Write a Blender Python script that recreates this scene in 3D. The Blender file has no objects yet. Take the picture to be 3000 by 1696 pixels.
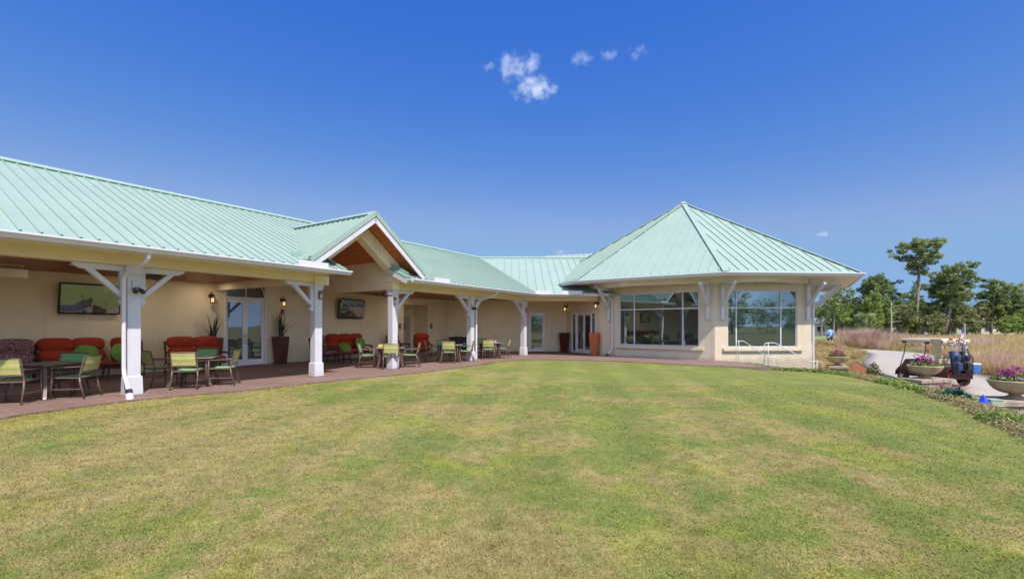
import bpy, math, random
import numpy as np
from mathutils import Vector, Matrix

SC = bpy.context.scene
COL = SC.collection
R = math.radians
rng = random.Random(7)
nrg = np.random.default_rng(11)

# ------------------------------------------------------------------ helpers
class MB:
    """collects shapes and links them as ONE mesh object"""
    def __init__(s):
        s.v = []; s.f = []; s.mi = []; s.cur = 0
    def add(s, vs, fs):
        b = len(s.v)
        s.v.extend([tuple(p) for p in vs])
        for f in fs:
            s.f.append(tuple(b + i for i in f)); s.mi.append(s.cur)
        return s
    def box(s, x0, x1, y0, y1, z0, z1, m=None):
        vs = [(x0,y0,z0),(x1,y0,z0),(x1,y1,z0),(x0,y1,z0),(x0,y0,z1),(x1,y0,z1),(x1,y1,z1),(x0,y1,z1)]
        if m is not None: vs = [m @ Vector(p) for p in vs]
        return s.add(vs, [(0,3,2,1),(4,5,6,7),(0,1,5,4),(1,2,6,5),(2,3,7,6),(3,0,4,7)])
    def taper(s, cx, cy, w0, d0, z0, w1, d1, z1):
        vs = []
        for w, d, z in ((w0,d0,z0),(w1,d1,z1)):
            vs += [(cx-w/2,cy-d/2,z),(cx+w/2,cy-d/2,z),(cx+w/2,cy+d/2,z),(cx-w/2,cy+d/2,z)]
        return s.add(vs, [(0,3,2,1),(4,5,6,7),(0,1,5,4),(1,2,6,5),(2,3,7,6),(3,0,4,7)])
    def bar(s, p, q, w, h, up=(0,0,1)):
        p = Vector(p); q = Vector(q); d = (q-p).normalized(); u = Vector(up)
        if abs(d.dot(u)) > .98: u = Vector((0,1,0))
        a = d.cross(u).normalized(); b = a.cross(d).normalized()
        vs = []
        for c in (p, q):
            vs += [c-a*w/2-b*h/2, c+a*w/2-b*h/2, c+a*w/2+b*h/2, c-a*w/2+b*h/2]
        return s.add(vs, [(0,1,2,3),(7,6,5,4),(0,4,5,1),(1,5,6,2),(2,6,7,3),(3,7,4,0)])
    def tube(s, pts, r, n=8, cap=True):
        pts = [Vector(p) for p in pts]
        rs = r if isinstance(r, (list, tuple)) else [r]*len(pts)
        vs = []; fs = []; prev = None
        for i, p in enumerate(pts):
            t = (pts[min(i+1, len(pts)-1)] - pts[max(i-1, 0)]).normalized()
            if prev is None:
                a = t.cross(Vector((0,0,1)))
                if a.length < .05: a = t.cross(Vector((0,1,0)))
            else:
                a = prev - t*prev.dot(t)
            a.normalize(); prev = a; b = t.cross(a)
            for k in range(n):
                g = 2*math.pi*k/n
                vs.append(p + (a*math.cos(g) + b*math.sin(g))*rs[i])
        for i in range(len(pts)-1):
            for k in range(n):
                fs.append((i*n+k, i*n+(k+1) % n, (i+1)*n+(k+1) % n, (i+1)*n+k))
        if cap:
            fs.append(tuple(range(n-1, -1, -1))); fs.append(tuple((len(pts)-1)*n+k for k in range(n)))
        return s.add(vs, fs)
    def lathe(s, prof, n=24, c=(0,0,0)):
        vs = []; fs = []
        for r, z in prof:
            for k in range(n):
                g = 2*math.pi*k/n
                vs.append((c[0]+r*math.cos(g), c[1]+r*math.sin(g), c[2]+z))
        for i in range(len(prof)-1):
            for k in range(n):
                fs.append((i*n+k, i*n+(k+1) % n, (i+1)*n+(k+1) % n, (i+1)*n+k))
        if prof[0][0] > 1e-4: fs.append(tuple(range(n-1, -1, -1)))
        if prof[-1][0] > 1e-4: fs.append(tuple((len(prof)-1)*n+k for k in range(n)))
        return s.add(vs, fs)
    def prism(s, pts, ext):
        """planar 3D polygon extruded by vector ext"""
        n = len(pts); e = Vector(ext)
        vs = [Vector(p) for p in pts] + [Vector(p)+e for p in pts]
        fs = [tuple(range(n)), tuple(range(2*n-1, n-1, -1))]
        for i in range(n):
            j = (i+1) % n
            fs.append((i, i+n, j+n, j))
        return s.add(vs, fs)
    def sweep(s, path, prof, closed=False, z=0.0):
        """profile [(out, z)] swept along a plan path, out = right of travel, mitred"""
        n = len(path); m = len(prof); vs = []; fs = []
        P = [Vector((p[0], p[1])) for p in path]
        zz = [p[2] if len(p) > 2 else z for p in path]
        for i in range(n):
            ds = []
            if closed or i > 0: ds.append((P[i]-P[i-1]).normalized())
            if closed or i < n-1: ds.append((P[(i+1) % n]-P[i]).normalized())
            ns = [Vector((d.y, -d.x)) for d in ds]
            if len(ns) == 1: mv = ns[0]
            else:
                mv = (ns[0]+ns[1]).normalized(); mv = mv / max(.3, mv.dot(ns[0]))
            for o, h in prof:
                vs.append((P[i].x+mv.x*o, P[i].y+mv.y*o, zz[i]+h))
        cnt = n if closed else n-1
        for i in range(cnt):
            j = (i+1) % n
            for k in range(m):
                l = (k+1) % m
                fs.append((i*m+k, j*m+k, j*m+l, i*m+l))
        if not closed:
            fs.append(tuple(range(m))); fs.append(tuple((n-1)*m+k for k in range(m-1, -1, -1)))
        return s.add(vs, fs)
    def rbox(s, sx, sy, sz, r, m=None, seg=3, puff=0.0):
        """rounded box about the origin (a cushion when puffed)"""
        n = 8
        vs = []; fs = []
        def rnd(p):
            q = Vector(p); h = Vector((sx/2, sy/2, sz/2))
            c = Vector([max(-(h[i]-r), min(h[i]-r, q[i])) for i in range(3)])
            d = q-c
            if d.length > 1e-6: q = c + d.normalized()*r
            if puff:
                fx = 1-(p[0]/h[0])**2; fy = 1-(p[1]/h[1])**2; fz = 1-(p[2]/h[2])**2
                q = q + Vector((q.x/h[0]*puff*fy*fz, q.y/h[1]*puff*fx*fz, q.z/h[2]*puff*fx*fy))
            return q
        for ax in range(3):
            for sg in (-1, 1):
                b = len(vs); a1 = (ax+1) % 3; a2 = (ax+2) % 3
                dims = (sx/2, sy/2, sz/2)
                for i in range(n+1):
                    for j in range(n+1):
                        p = [0,0,0]; p[ax] = sg*dims[ax]
                        fi = -1+2*i/n; fj = -1+2*j/n
                        fi = math.sin(fi*math.pi/2); fj = math.sin(fj*math.pi/2)
                        p[a1] = fi*dims[a1]; p[a2] = fj*dims[a2]
                        vs.append(rnd(p))
                for i in range(n):
                    for j in range(n):
                        q = (b+i*(n+1)+j, b+(i+1)*(n+1)+j, b+(i+1)*(n+1)+j+1, b+i*(n+1)+j+1)
                        fs.append(q if sg > 0 else q[::-1])
        if m is not None: vs = [m @ v for v in vs]
        return s.add(vs, fs)
    def build(s, name, mats, parent=None, smooth=False, world=False, bevel=0, auto=None):
        me = bpy.data.meshes.new(name)
        me.from_pydata([tuple(v) for v in s.v], [], s.f)
        mats = mats if isinstance(mats, (list, tuple)) else [mats]
        for m in mats: me.materials.append(m)
        if len(mats) > 1: me.polygons.foreach_set('material_index', s.mi)
        if smooth: me.polygons.foreach_set('use_smooth', [True]*len(me.polygons))
        me.validate(); me.update()
        o = bpy.data.objects.new(name, me); COL.objects.link(o)
        if auto is not None:
            me.polygons.foreach_set('use_smooth', [True]*len(me.polygons))
            try: me.set_sharp_from_angle(angle=R(auto))
            except Exception: pass
        if parent is not None:
            o.parent = parent
            if world: o.matrix_parent_inverse = WM[parent.name].inverted()
        if bevel:
            b = o.modifiers.new('b', 'BEVEL'); b.width = bevel; b.segments = 2; b.limit_method = 'ANGLE'
        return o

WM = {}
def thing(name, label, cat, loc=(0,0,0), rz=0.0, group=None):
    o = bpy.data.objects.new(name, None); COL.objects.link(o)
    o.empty_display_size = .1
    o.location = loc; o.rotation_euler = (0,0,rz)
    WM[o.name] = Matrix.Translation(loc) @ Matrix.Rotation(rz, 4, 'Z')
    return tag(o, label, cat, group)
def tag(o, label=None, cat=None, group=None, kind=None):
    if label: o['label'] = label
    if cat: o['category'] = cat
    if group: o['group'] = group
    if kind: o['kind'] = kind
    return o
def children(o): return [c for c in bpy.data.objects if c.parent == o]
def dup(src, loc, rz=None, label=None, scale=None):
    """a copy of a thing with copies of its parts and sub-parts"""
    r = src.copy(); COL.objects.link(r); r.location = loc
    if rz is not None: r.rotation_euler = (0,0,rz)
    if scale: r.scale = scale
    if label: r['label'] = label
    for c in src_kids[src.name]:
        k = c.copy(); COL.objects.link(k); k.parent = r
        for g in src_kids.get(c.name, ()):
            q = g.copy(); COL.objects.link(q); q.parent = k
    return r
src_kids = {}
def reg(o):
    """remember a prototype's parts (before it is copied)"""
    ks = children(o); src_kids[o.name] = ks
    for k in ks: src_kids[k.name] = children(k)
    return o
def face(fx, fy): return math.atan2(-fx, fy)

def fast_mesh(name, V, F, mat, tint=None, parent=None, smooth=False):
    V = np.asarray(V, np.float32); F = np.asarray(F, np.int32)
    k = F.shape[1]
    me = bpy.data.meshes.new(name)
    me.vertices.add(len(V)); me.vertices.foreach_set('co', V.ravel())
    me.loops.add(F.size); me.loops.foreach_set('vertex_index', F.ravel())
    me.polygons.add(len(F)); me.polygons.foreach_set('loop_start', np.arange(0, F.size, k, dtype=np.int32))
    me.polygons.foreach_set('loop_total', np.full(len(F), k, np.int32))
    if smooth: me.polygons.foreach_set('use_smooth', np.ones(len(F), bool))
    if tint is not None:
        a = me.attributes.new('tint', 'FLOAT', 'POINT'); a.data.foreach_set('value', np.asarray(tint, np.float32))
    me.update(calc_edges=True); me.validate()
    for m in (mat if isinstance(mat, (list, tuple)) else [mat]): me.materials.append(m)
    o = bpy.data.objects.new(name, me); COL.objects.link(o)
    if parent is not None: o.parent = parent
    return o

# ------------------------------------------------------------------ materials
class NT:
    def __init__(s, name):
        s.m = bpy.data.materials.new(name); s.m.use_nodes = True
        s.n = s.m.node_tree.nodes; s.l = s.m.node_tree.links
        s.b = s.n['Principled BSDF']; s.out = s.n['Material Output']
    def node(s, t, **kw):
        n = s.n.new(t)
        for k, v in kw.items():
            if k in n.inputs: n.inputs[k].default_value = v
            else: setattr(n, k, v)
        return n
    def link(s, a, b): s.l.new(a, b)
    def coord(s, kind='Object', scale=None):
        t = s.node('ShaderNodeTexCoord').outputs[kind] if kind != 'Pos' else s.node('ShaderNodeNewGeometry').outputs['Position']
        if scale is not None:
            mp = s.node('ShaderNodeMapping'); mp.inputs['Scale'].default_value = scale
            s.link(t, mp.inputs['Vector']); t = mp.outputs['Vector']
        return t
    def noise(s, vec, scale, detail=3, rough=.5):
        n = s.node('ShaderNodeTexNoise'); n.inputs['Scale'].default_value = scale
        n.inputs['Detail'].default_value = detail; n.inputs['Roughness'].default_value = rough
        s.link(vec, n.inputs['Vector']); return n.outputs['Fac']
    def ramp(s, fac, stops):
        r = s.node('ShaderNodeValToRGB'); e = r.color_ramp.elements
        while len(e) < len(stops): e.new(.5)
        for i, (p, c) in enumerate(stops):
            e[i].position = p; e[i].color = (*c, 1) if len(c) == 3 else c
        s.link(fac, r.inputs['Fac']); return r.outputs['Color']
    def mix(s, fac, a, b, mode='MIX'):
        n = s.node('ShaderNodeMix'); n.data_type = 'RGBA'; n.blend_type = mode
        for sock, v in ((n.inputs['Factor'], fac), (n.inputs['A'], a), (n.inputs['B'], b)):
            pass
        ins = {'f': n.inputs[0], 'a': n.inputs[6], 'b': n.inputs[7]}
        for k, v in (('f', fac), ('a', a), ('b', b)):
            if hasattr(v, 'is_output'): s.link(v, ins[k])
            elif isinstance(v, (int, float)): ins[k].default_value = v
            else: ins[k].default_value = (*v, 1)
        return n.outputs[2]
    def math(s, op, a, b=0.0):
        n = s.node('ShaderNodeMath'); n.operation = op
        for i, v in enumerate((a, b)):
            if hasattr(v, 'is_output'): s.link(v, n.inputs[i])
            else: n.inputs[i].default_value = v
        return n.outputs[0]
    def bump(s, h, strength=.3, dist=.01):
        b = s.node('ShaderNodeBump'); b.inputs['Strength'].default_value = strength; b.inputs['Distance'].default_value = dist
        s.link(h, b.inputs['Height']); s.link(b.outputs['Normal'], s.b.inputs['Normal'])
    def col(s, c):
        if hasattr(c, 'is_output'): s.link(c, s.b.inputs['Base Color'])
        else: s.b.inputs['Base Color'].default_value = (*c, 1)

def M(name, c, rough=.6, var=.12, vs=3.0, bump=0, bs=60, metal=0, spec=.5, dist=.004, stain=None):
    t = NT(name); v = t.coord()
    f = t.noise(v, vs, 4, .6)
    lo = tuple(x*(1-var) for x in c); hi = tuple(min(1, x*(1+var)) for x in c)
    cc = t.ramp(f, [(.3, lo), (.7, hi)])
    if stain:   # splashed soil at the foot and faint run marks
        sep = t.node('ShaderNodeSeparateXYZ'); t.link(v, sep.inputs[0])
        mp = t.node('ShaderNodeMapping'); mp.inputs['Scale'].default_value = (9,9,.35); t.link(v, mp.inputs['Vector'])
        run = t.noise(mp.outputs['Vector'], 1.0, 4, .6)
        foot = t.math('ADD', t.math('MULTIPLY', sep.outputs['Z'], -2.2), t.math('MULTIPLY', t.noise(v, 4.5, 4, .65), 1.1))
        cc = t.mix(t.ramp(foot, [(.12,(0,0,0)),(.6,(.55,.55,.55))]), cc, stain)
        cc = t.mix(t.ramp(run, [(.55,(0,0,0)),(.75,(.22,.22,.22))]), cc, stain)
    t.col(cc)
    t.b.inputs['Roughness'].default_value = rough; t.b.inputs['Metallic'].default_value = metal
    t.b.inputs['Specular IOR Level'].default_value = spec
    if bump: t.bump(t.noise(v, bs, 3, .6), bump, dist)
    return t.m

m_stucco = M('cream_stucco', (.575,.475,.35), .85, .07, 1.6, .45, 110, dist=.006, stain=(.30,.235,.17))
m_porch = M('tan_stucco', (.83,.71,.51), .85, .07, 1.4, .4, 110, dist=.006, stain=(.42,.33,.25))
m_beam = M('tan_beam_paint', (.70,.58,.36), .7, .06, 1.2, .2, 120)
m_trim = M('white_trim_paint', (.57,.55,.58), .5, .05, 2.5, .15, 60, stain=(.36,.32,.29))
m_gutter = M('white_gutter_metal', (.60,.58,.62), .35, .03, 2, 0)
m_seal = M('grey_white_soffit', (.72,.66,.58), .7, .05, 2, 0)
m_door_lifted = M('shade_lifted_door_white', (.82,.80,.82), .4, .04, 2)  # trim white lightened in its colour for doors that stay in shade
m_black = M('black_metal', (.02,.018,.018), .4, .3, 8, 0)
m_bronze = M('bronze_frame_paint', (.14,.09,.075), .45, .25, 9, 0, metal=.1)
m_darkwood = M('dark_stained_frame', (.055,.03,.026), .5, .3, 9, 0)
m_red = M('brick_red_cushion', (.36,.045,.02), .85, .22, 5, .35, 50, spec=.2, dist=.01)
m_green = M('lime_green_cushion', (.16,.30,.06), .85, .15, 10, .2, 90, spec=.2)
m_sling_in = M('green_sling_front', (.20,.42,.17), .75, .12, 12, .2, 200, spec=.2)
m_sling_out = M('olive_sling_back', (.44,.43,.16), .75, .10, 12, .2, 200, spec=.2)
m_planter = M('oxblood_glazed_planter', (.105,.022,.016), .32, .35, 4, .1, 20)
m_snake = M('snake_plant_leaf', (.025,.05,.03), .5, .4, 14, 0)
m_urn = M('weathered_cast_stone', (.37,.29,.18), .85, .35, 3.2, .4, 45, dist=.006)
m_stone = M('mottled_block_stone', (.30,.23,.18), .9, .3, 5, .6, 30, dist=.01)
m_cream = M('cream_plastic', (.62,.50,.36), .4, .06, 3)
m_canvas = M('tan_canvas', (.58,.42,.27), .8, .12, 5, .3, 30)
m_tyre = M('tyre_rubber', (.025,.023,.025), .8, .2, 10)
m_chrome = M('bright_metal', (.65,.65,.66), .25, .05, 5, metal=.9)
m_navy = M('navy_fabric', (.02,.03,.08), .6, .25, 8)
m_blue = M('blue_plastic', (.01,.07,.62), .5, .15, 6)
m_cabinet = M('pale_green_cabinet_paint', (.34,.38,.28), .5, .1, 4)
m_skin = M('skin', (.45,.26,.18), .6, .08, 8)
m_shirt = M('sky_blue_shirt', (.22,.45,.80), .8, .1, 8)
m_hair = M('dark_hair', (.03,.02,.015), .7, .2, 20)
m_lampglass = None
def emissive(name, c, s):
    t = NT(name); t.col(c); t.b.inputs['Emission Color'].default_value = (*c, 1); t.b.inputs['Emission Strength'].default_value = s
    t.b.inputs['Roughness'].default_value = .3
    return t.m
m_lampglass = emissive('warm_lamp_glass', (1, .62, .25), .7)
m_downlight = emissive('recessed_lamp_lens', (1, .85, .6), 5.0)
m_redlight = M('red_lens', (.5,.01,.01), .3, .1, 5)

def roof_mat():
    t = NT('pale_green_metal_roof'); v = t.coord()
    f = t.noise(v, .7, 4, .6); g = t.noise(v, 9, 4, .65)
    mps = t.node('ShaderNodeMapping'); mps.inputs['Scale'].default_value = (3.8,.3,.3); t.link(v, mps.inputs['Vector'])
    f = t.math('ADD', t.math('MULTIPLY', f, .6), t.math('MULTIPLY', t.noise(mps.outputs['Vector'], 1.6, 4, .6), .4))
    c = t.mix(t.math('MULTIPLY', g, .5), t.ramp(f, [(.3, (.25,.335,.272)), (.7, (.315,.405,.335))]), (.31,.375,.32))
    t.col(c); t.b.inputs['Roughness'].default_value = .42; t.b.inputs['Specular IOR Level'].default_value = .35
    mpx = t.node('ShaderNodeMapping'); mpx.inputs['Scale'].default_value = (2.2,.35,.35); t.link(v, mpx.inputs['Vector'])
    t.bump(t.noise(mpx.outputs['Vector'], 2.0, 3, .5), .22, .03)
    return t.m
m_roof = roof_mat()
m_seam = M('green_roof_trim', (.25,.37,.31), .45, .06, 3)

def plank_mat(name, a, b, along='x', w=.14):
    t = NT(name); v = t.coord()
    sc = (1,1,1)
    mp = t.node('ShaderNodeMapping'); t.link(v, mp.inputs['Vector'])
    if along == 'y': mp.inputs['Rotation'].default_value = (0,0,R(90))
    br = t.node('ShaderNodeTexBrick'); t.link(mp.outputs['Vector'], br.inputs['Vector'])
    br.inputs['Scale'].default_value = 1; br.inputs['Brick Width'].default_value = 3.1; br.inputs['Row Height'].default_value = w
    br.inputs['Mortar Size'].default_value = .006; br.inputs['Bias'].default_value = 0
    br.inputs['Color1'].default_value = (*a,1); br.inputs['Color2'].default_value = (*b,1); br.inputs['Mortar'].default_value = (a[0]*.25,a[1]*.25,a[2]*.25,1)
    st = t.node('ShaderNodeMapping'); st.inputs['Scale'].default_value = (1.2,22,22); t.link(mp.outputs['Vector'], st.inputs['Vector'])
    g = t.noise(st.outputs['Vector'], 1.5, 4, .6)
    t.col(t.mix(.45, br.outputs['Color'], t.ramp(g, [(.3,(a[0]*.5,a[1]*.5,a[2]*.5)),(.7,b)])))
    t.b.inputs['Roughness'].default_value = .45
    return t.m
m_ceil = plank_mat('stained_cedar_planks', (.36,.10,.035), (.55,.19,.07), 'x')
m_ceil_y = plank_mat('stained_cedar_planks_gable', (.45,.115,.03), (.62,.20,.06), 'y')

def paving_mat():
    t = NT('mauve_stamped_paving'); v = t.coord()
    mp = t.node('ShaderNodeMapping'); mp.inputs['Rotation'].default_value = (0,0,R(32)); t.link(v, mp.inputs['Vector'])
    wob = t.node('ShaderNodeTexNoise'); wob.inputs['Scale'].default_value = 1.7; t.link(mp.outputs['Vector'], wob.inputs['Vector'])
    vm = t.node('ShaderNodeVectorMath'); vm.operation = 'SCALE'; vm.inputs['Scale'].default_value = .10; t.link(wob.outputs['Color'], vm.inputs[0])
    va = t.node('ShaderNodeVectorMath'); va.operation = 'ADD'; t.link(mp.outputs['Vector'], va.inputs[0]); t.link(vm.outputs[0], va.inputs[1])
    br = t.node('ShaderNodeTexBrick'); t.link(va.outputs[0], br.inputs['Vector'])
    br.inputs['Scale'].default_value = 1; br.inputs['Brick Width'].default_value = .9; br.inputs['Row Height'].default_value = .46
    br.inputs['Mortar Size'].default_value = .009; br.inputs['Mortar Smooth'].default_value = .4
    br.inputs['Color1'].default_value = (.20,.115,.095,1); br.inputs['Color2'].default_value = (.255,.16,.13,1); br.inputs['Mortar'].default_value = (.42,.31,.26,1)
    f = t.noise(v, 1.1, 5, .65); g = t.noise(v, 26, 4, .7)
    c = t.mix(.55, br.outputs['Color'], t.ramp(f, [(.3,(.10,.045,.042)),(.55,(.165,.085,.072)),(.75,(.25,.155,.13))]))
    c = t.mix(.22, c, t.ramp(g, [(.35,(.11,.07,.06)),(.7,(.36,.27,.22))]))
    t.col(c); t.b.inputs['Roughness'].default_value = .7
    t.bump(t.math('ADD', t.math('MULTIPLY', g, .6), br.outputs['Fac']), .35, .006)
    return t.m
m_pave = paving_mat()

def concrete_mat():
    t = NT('pale_concrete'); v = t.coord('Pos')
    f = t.noise(v, .5, 5, .65); g = t.noise(v, 14, 5, .7)
    c = t.mix(.35, t.ramp(f, [(.3,(.33,.275,.225)),(.7,(.42,.36,.30))]), t.ramp(g, [(.3,(.28,.23,.185)),(.7,(.50,.43,.36))]))
    at = t.node('ShaderNodeAttribute'); at.attribute_name = 'tint'
    fr = t.math('FRACT', t.math('MULTIPLY', at.outputs['Fac'], 1/2.6))
    c = t.mix(t.ramp(fr, [(.0,(.7,.7,.7)),(.016,(.7,.7,.7)),(.024,(0,0,0))]), c, (.16,.13,.11))
    t.col(c); t.b.inputs['Roughness'].default_value = .85; t.bump(g, .25, .005)
    return t.m
m_path = concrete_mat()

def lawn_nodes(t, v):
    """bermuda lawn: green ground with straw, yellow-green and grey-green patches"""
    def dom(vec, s, amp):
        w = t.node('ShaderNodeTexNoise'); w.inputs['Scale'].default_value = s; w.inputs['Detail'].default_value = 3; t.link(vec, w.inputs['Vector'])
        a = t.node('ShaderNodeVectorMath'); a.operation = 'SCALE'; a.inputs['Scale'].default_value = amp; t.link(w.outputs['Color'], a.inputs[0])
        b = t.node('ShaderNodeVectorMath'); b.operation = 'ADD'; t.link(vec, b.inputs[0]); t.link(a.outputs[0], b.inputs[1])
        return b.outputs[0]
    wv = dom(v, 1.6, .9)
    big = t.noise(wv, .42, 3, .55); mid = t.noise(wv, 1.35, 5, .65); yel = t.noise(dom(v, 1.2, 1.3), .85, 4, .6)
    sm = t.noise(v, 5.5, 5, .7); fine = t.noise(v, 75, 4, .75); xf = t.noise(v, 260, 3, .8)
    base = t.ramp(mid, [(.32,(.13,.19,.052)),(.49,(.18,.215,.062)),(.64,(.24,.225,.085))])
    # straw patches grow mostly on the side near the porch and where big is high
    sep = t.node('ShaderNodeSeparateXYZ'); t.link(v, sep.inputs[0])
    side = t.math('MULTIPLY', t.math('ADD', sep.outputs['X'], -1.0), -.011)
    nearf = t.math('MULTIPLY', t.math('ADD', sep.outputs['Y'], -8.0), -.006)
    st = t.math('ADD', t.math('ADD', t.math('ADD', t.math('MULTIPLY', big, .55), t.math('MULTIPLY', mid, .5)), side), nearf)
    stf = t.ramp(st, [(.503,(0,0,0)),(.585,(.8,.8,.8))])
    c = t.mix(stf, base, t.ramp(sm, [(.3,(.255,.19,.095)),(.7,(.385,.305,.185))]))
    yf = t.ramp(yel, [(.54,(0,0,0)),(.61,(.42,.42,.42))])
    c = t.mix(yf, c, t.ramp(sm, [(.35,(.22,.245,.035)),(.7,(.33,.36,.06))]))
    c = t.mix(t.ramp(t.noise(dom(v, 1.4, .8), 1.0, 3, .6), [(.54,(0,0,0)),(.68,(.6,.6,.6))]), c, (.135,.19,.065))
    bx = t.math('SINE', t.math('ADD', t.math('MULTIPLY', sep.outputs['X'], 4.4), t.math('MULTIPLY', sep.outputs['Y'], -.5)))
    c = t.mix(1.0, c, t.ramp(t.math('ADD', t.math('MULTIPLY', bx, .5), .5), [(.3,(.91,.93,.90)),(.7,(1.07,1.06,1.06))]), 'MULTIPLY')
    c = t.mix(.22, c, t.ramp(sm, [(.34,(.08,.095,.025)),(.66,(.36,.33,.15))]), 'MIX')
    c = t.mix(.8, c, t.ramp(fine, [(.34,(.66,.67,.60)),(.5,(1.05,1.05,1.05)),(.68,(1.8,1.72,1.55))]), 'MULTIPLY')
    c = t.mix(1.0, c, (.82,.785,.64), 'MULTIPLY')
    c = t.mix(.5, c, t.ramp(xf, [(.3,(.5,.5,.45)),(.7,(1.4,1.4,1.35))]), 'MULTIPLY')
    return c, fine, xf
def lawn_mat():
    t = NT('patchy_lawn'); v = t.coord('Pos')
    c, fine, xf = lawn_nodes(t, v)
    t.col(c); t.b.inputs['Roughness'].default_value = .9; t.b.inputs['Specular IOR Level'].default_value = .15
    t.bump(t.math('ADD', fine, t.math('MULTIPLY', xf, .5)), .3, .012)
    return t.m
m_lawn = lawn_mat()
def blade_mat():
    t = NT('lawn_blades'); v = t.coord('Pos')
    c, fine, xf = lawn_nodes(t, v)
    at = t.node('ShaderNodeAttribute'); at.attribute_name = 'tint'
    c = t.mix(.9, c, t.ramp(at.outputs['Fac'], [(0,(.55,.6,.5)),(.5,(1.0,1.0,.9)),(.85,(1.25,1.2,1.0)),(1,(1.7,1.5,1.25))]), 'MULTIPLY')
    t.col(c); t.b.inputs['Roughness'].default_value = .8; t.b.inputs['Specular IOR Level'].default_value = .15
    return t.m
m_blade = blade_mat()

def ground_mat():
    t = NT('rough_and_fairway'); v = t.coord('Pos')
    f = t.noise(v, .25, 4, .6); g = t.noise(v, 8, 5, .7)
    sep = t.node('ShaderNodeSeparateXYZ'); t.link(v, sep.inputs[0])
    far = t.ramp(t.math('MULTIPLY', sep.outputs['Y'], .01), [(.50,(0,0,0)),(.56,(1,1,1))])
    soil = t.ramp(g, [(.3,(.12,.09,.045)),(.5,(.17,.15,.06)),(.7,(.24,.20,.10))])
    fair = t.ramp(f, [(.3,(.17,.20,.075)),(.7,(.24,.25,.10))])
    t.col(t.mix(far, soil, fair)); t.b.inputs['Roughness'].default_value = .95; t.b.inputs['Specular IOR Level'].default_value = .1
    t.bump(g, .6, .05)
    return t.m
m_ground = ground_mat()
m_mulch = M('brown_mulch', (.22,.095,.045), .95, .5, 22, .8, 40, spec=.1, dist=.03)

def foliage(name, dark, mid, light, trans=.15, rough=.6):
    t = NT(name); v = t.coord('Object')
    at = t.node('ShaderNodeAttribute'); at.attribute_name = 'tint'
    f = t.noise(v, 1.1, 3, .6)
    k = t.math('ADD', t.math('MULTIPLY', at.outputs['Fac'], .6), t.math('MULTIPLY', f, .4))
    c = t.ramp(k, [(.25, dark), (.5, mid), (.75, light)])
    t.col(c); t.b.inputs['Roughness'].default_value = rough; t.b.inputs['Specular IOR Level'].default_value = .2
    tr = t.node('ShaderNodeBsdfTranslucent'); t.link(c, tr.inputs['Color'])
    mx = t.node('ShaderNodeMixShader'); mx.inputs[0].default_value = trans
    t.link(t.b.outputs[0], mx.inputs[1]); t.link(tr.outputs[0], mx.inputs[2]); t.link(mx.outputs[0], t.out.inputs['Surface'])
    return t.m
m_pine = foliage('pine_needles', (.065,.10,.035), (.20,.25,.085), (.42,.45,.18), .38)
m_broad = foliage('broad_leaves', (.075,.12,.028), (.22,.28,.065), (.42,.47,.14), .42)
m_scrub = foliage('grey_scrub_leaves', (.08,.09,.035), (.20,.205,.075), (.36,.33,.15), .3)
m_cover = foliage('ground_cover_leaves', (.07,.11,.025), (.19,.26,.055), (.36,.40,.12), .3)
m_drycover = foliage('dry_ground_cover', (.17,.135,.055), (.32,.26,.12), (.47,.39,.20), .25)
m_tan = foliage('tan_seed_grass', (.27,.18,.06), (.52,.375,.15), (.74,.57,.28), .4)
m_pinkg = foliage('pink_plume_grass', (.34,.19,.13), (.54,.35,.27), (.70,.52,.43), .4)
m_purple = foliage('purple_fountain_grass', (.07,.02,.02), (.17,.06,.055), (.30,.14,.12), .2)
m_petal = foliage('magenta_petals', (.20,.012,.10), (.45,.05,.28), (.68,.24,.52), .3)
m_pale = foliage('lilac_petals', (.45,.30,.50), (.60,.45,.62), (.72,.6,.72), .3)
m_palm = foliage('palm_fronds', (.02,.04,.012), (.06,.095,.03), (.13,.16,.05), .2)
m_bark = M('pine_bark', (.24,.17,.135), .95, .4, 6, .6, 18, dist=.04)

def glass_mat(name, tint, mixf, dark, wave=.0, rough=.01, ws=.6):
    """coated window glass: a clear reflection over a dim interior"""
    t = NT(name); v = t.coord()
    t.b.inputs['Base Color'].default_value = (*dark, 1); t.b.inputs['Roughness'].default_value = .25
    gl = t.node('ShaderNodeBsdfGlossy'); gl.inputs['Color'].default_value = (*tint, 1); gl.inputs['Roughness'].default_value = rough
    if wave:
        b = t.node('ShaderNodeBump'); b.inputs['Strength'].default_value = wave; b.inputs['Distance'].default_value = .02
        t.link(t.noise(v, ws, 2, .4), b.inputs['Height']); t.link(b.outputs['Normal'], gl.inputs['Normal'])
    mx = t.node('ShaderNodeMixShader'); mx.inputs[0].default_value = mixf
    t.link(t.b.outputs[0], mx.inputs[1]); t.link(gl.outputs[0], mx.inputs[2]); t.link(mx.outputs[0], t.out.inputs['Surface'])
    return t.m
m_glass = glass_mat('coated_window_glass', (.62,.79,.76), .32, (.004,.008,.010), .10, .005, .9)
m_doorglass = glass_mat('door_glass', (.80,.88,.92), .19, (.010,.012,.016), .06, .01, 1.2)
m_screen = glass_mat('television_screen', (.80,.86,.86), .26, (.012,.011,.016), 1.0, .05, 1.6)

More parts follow.
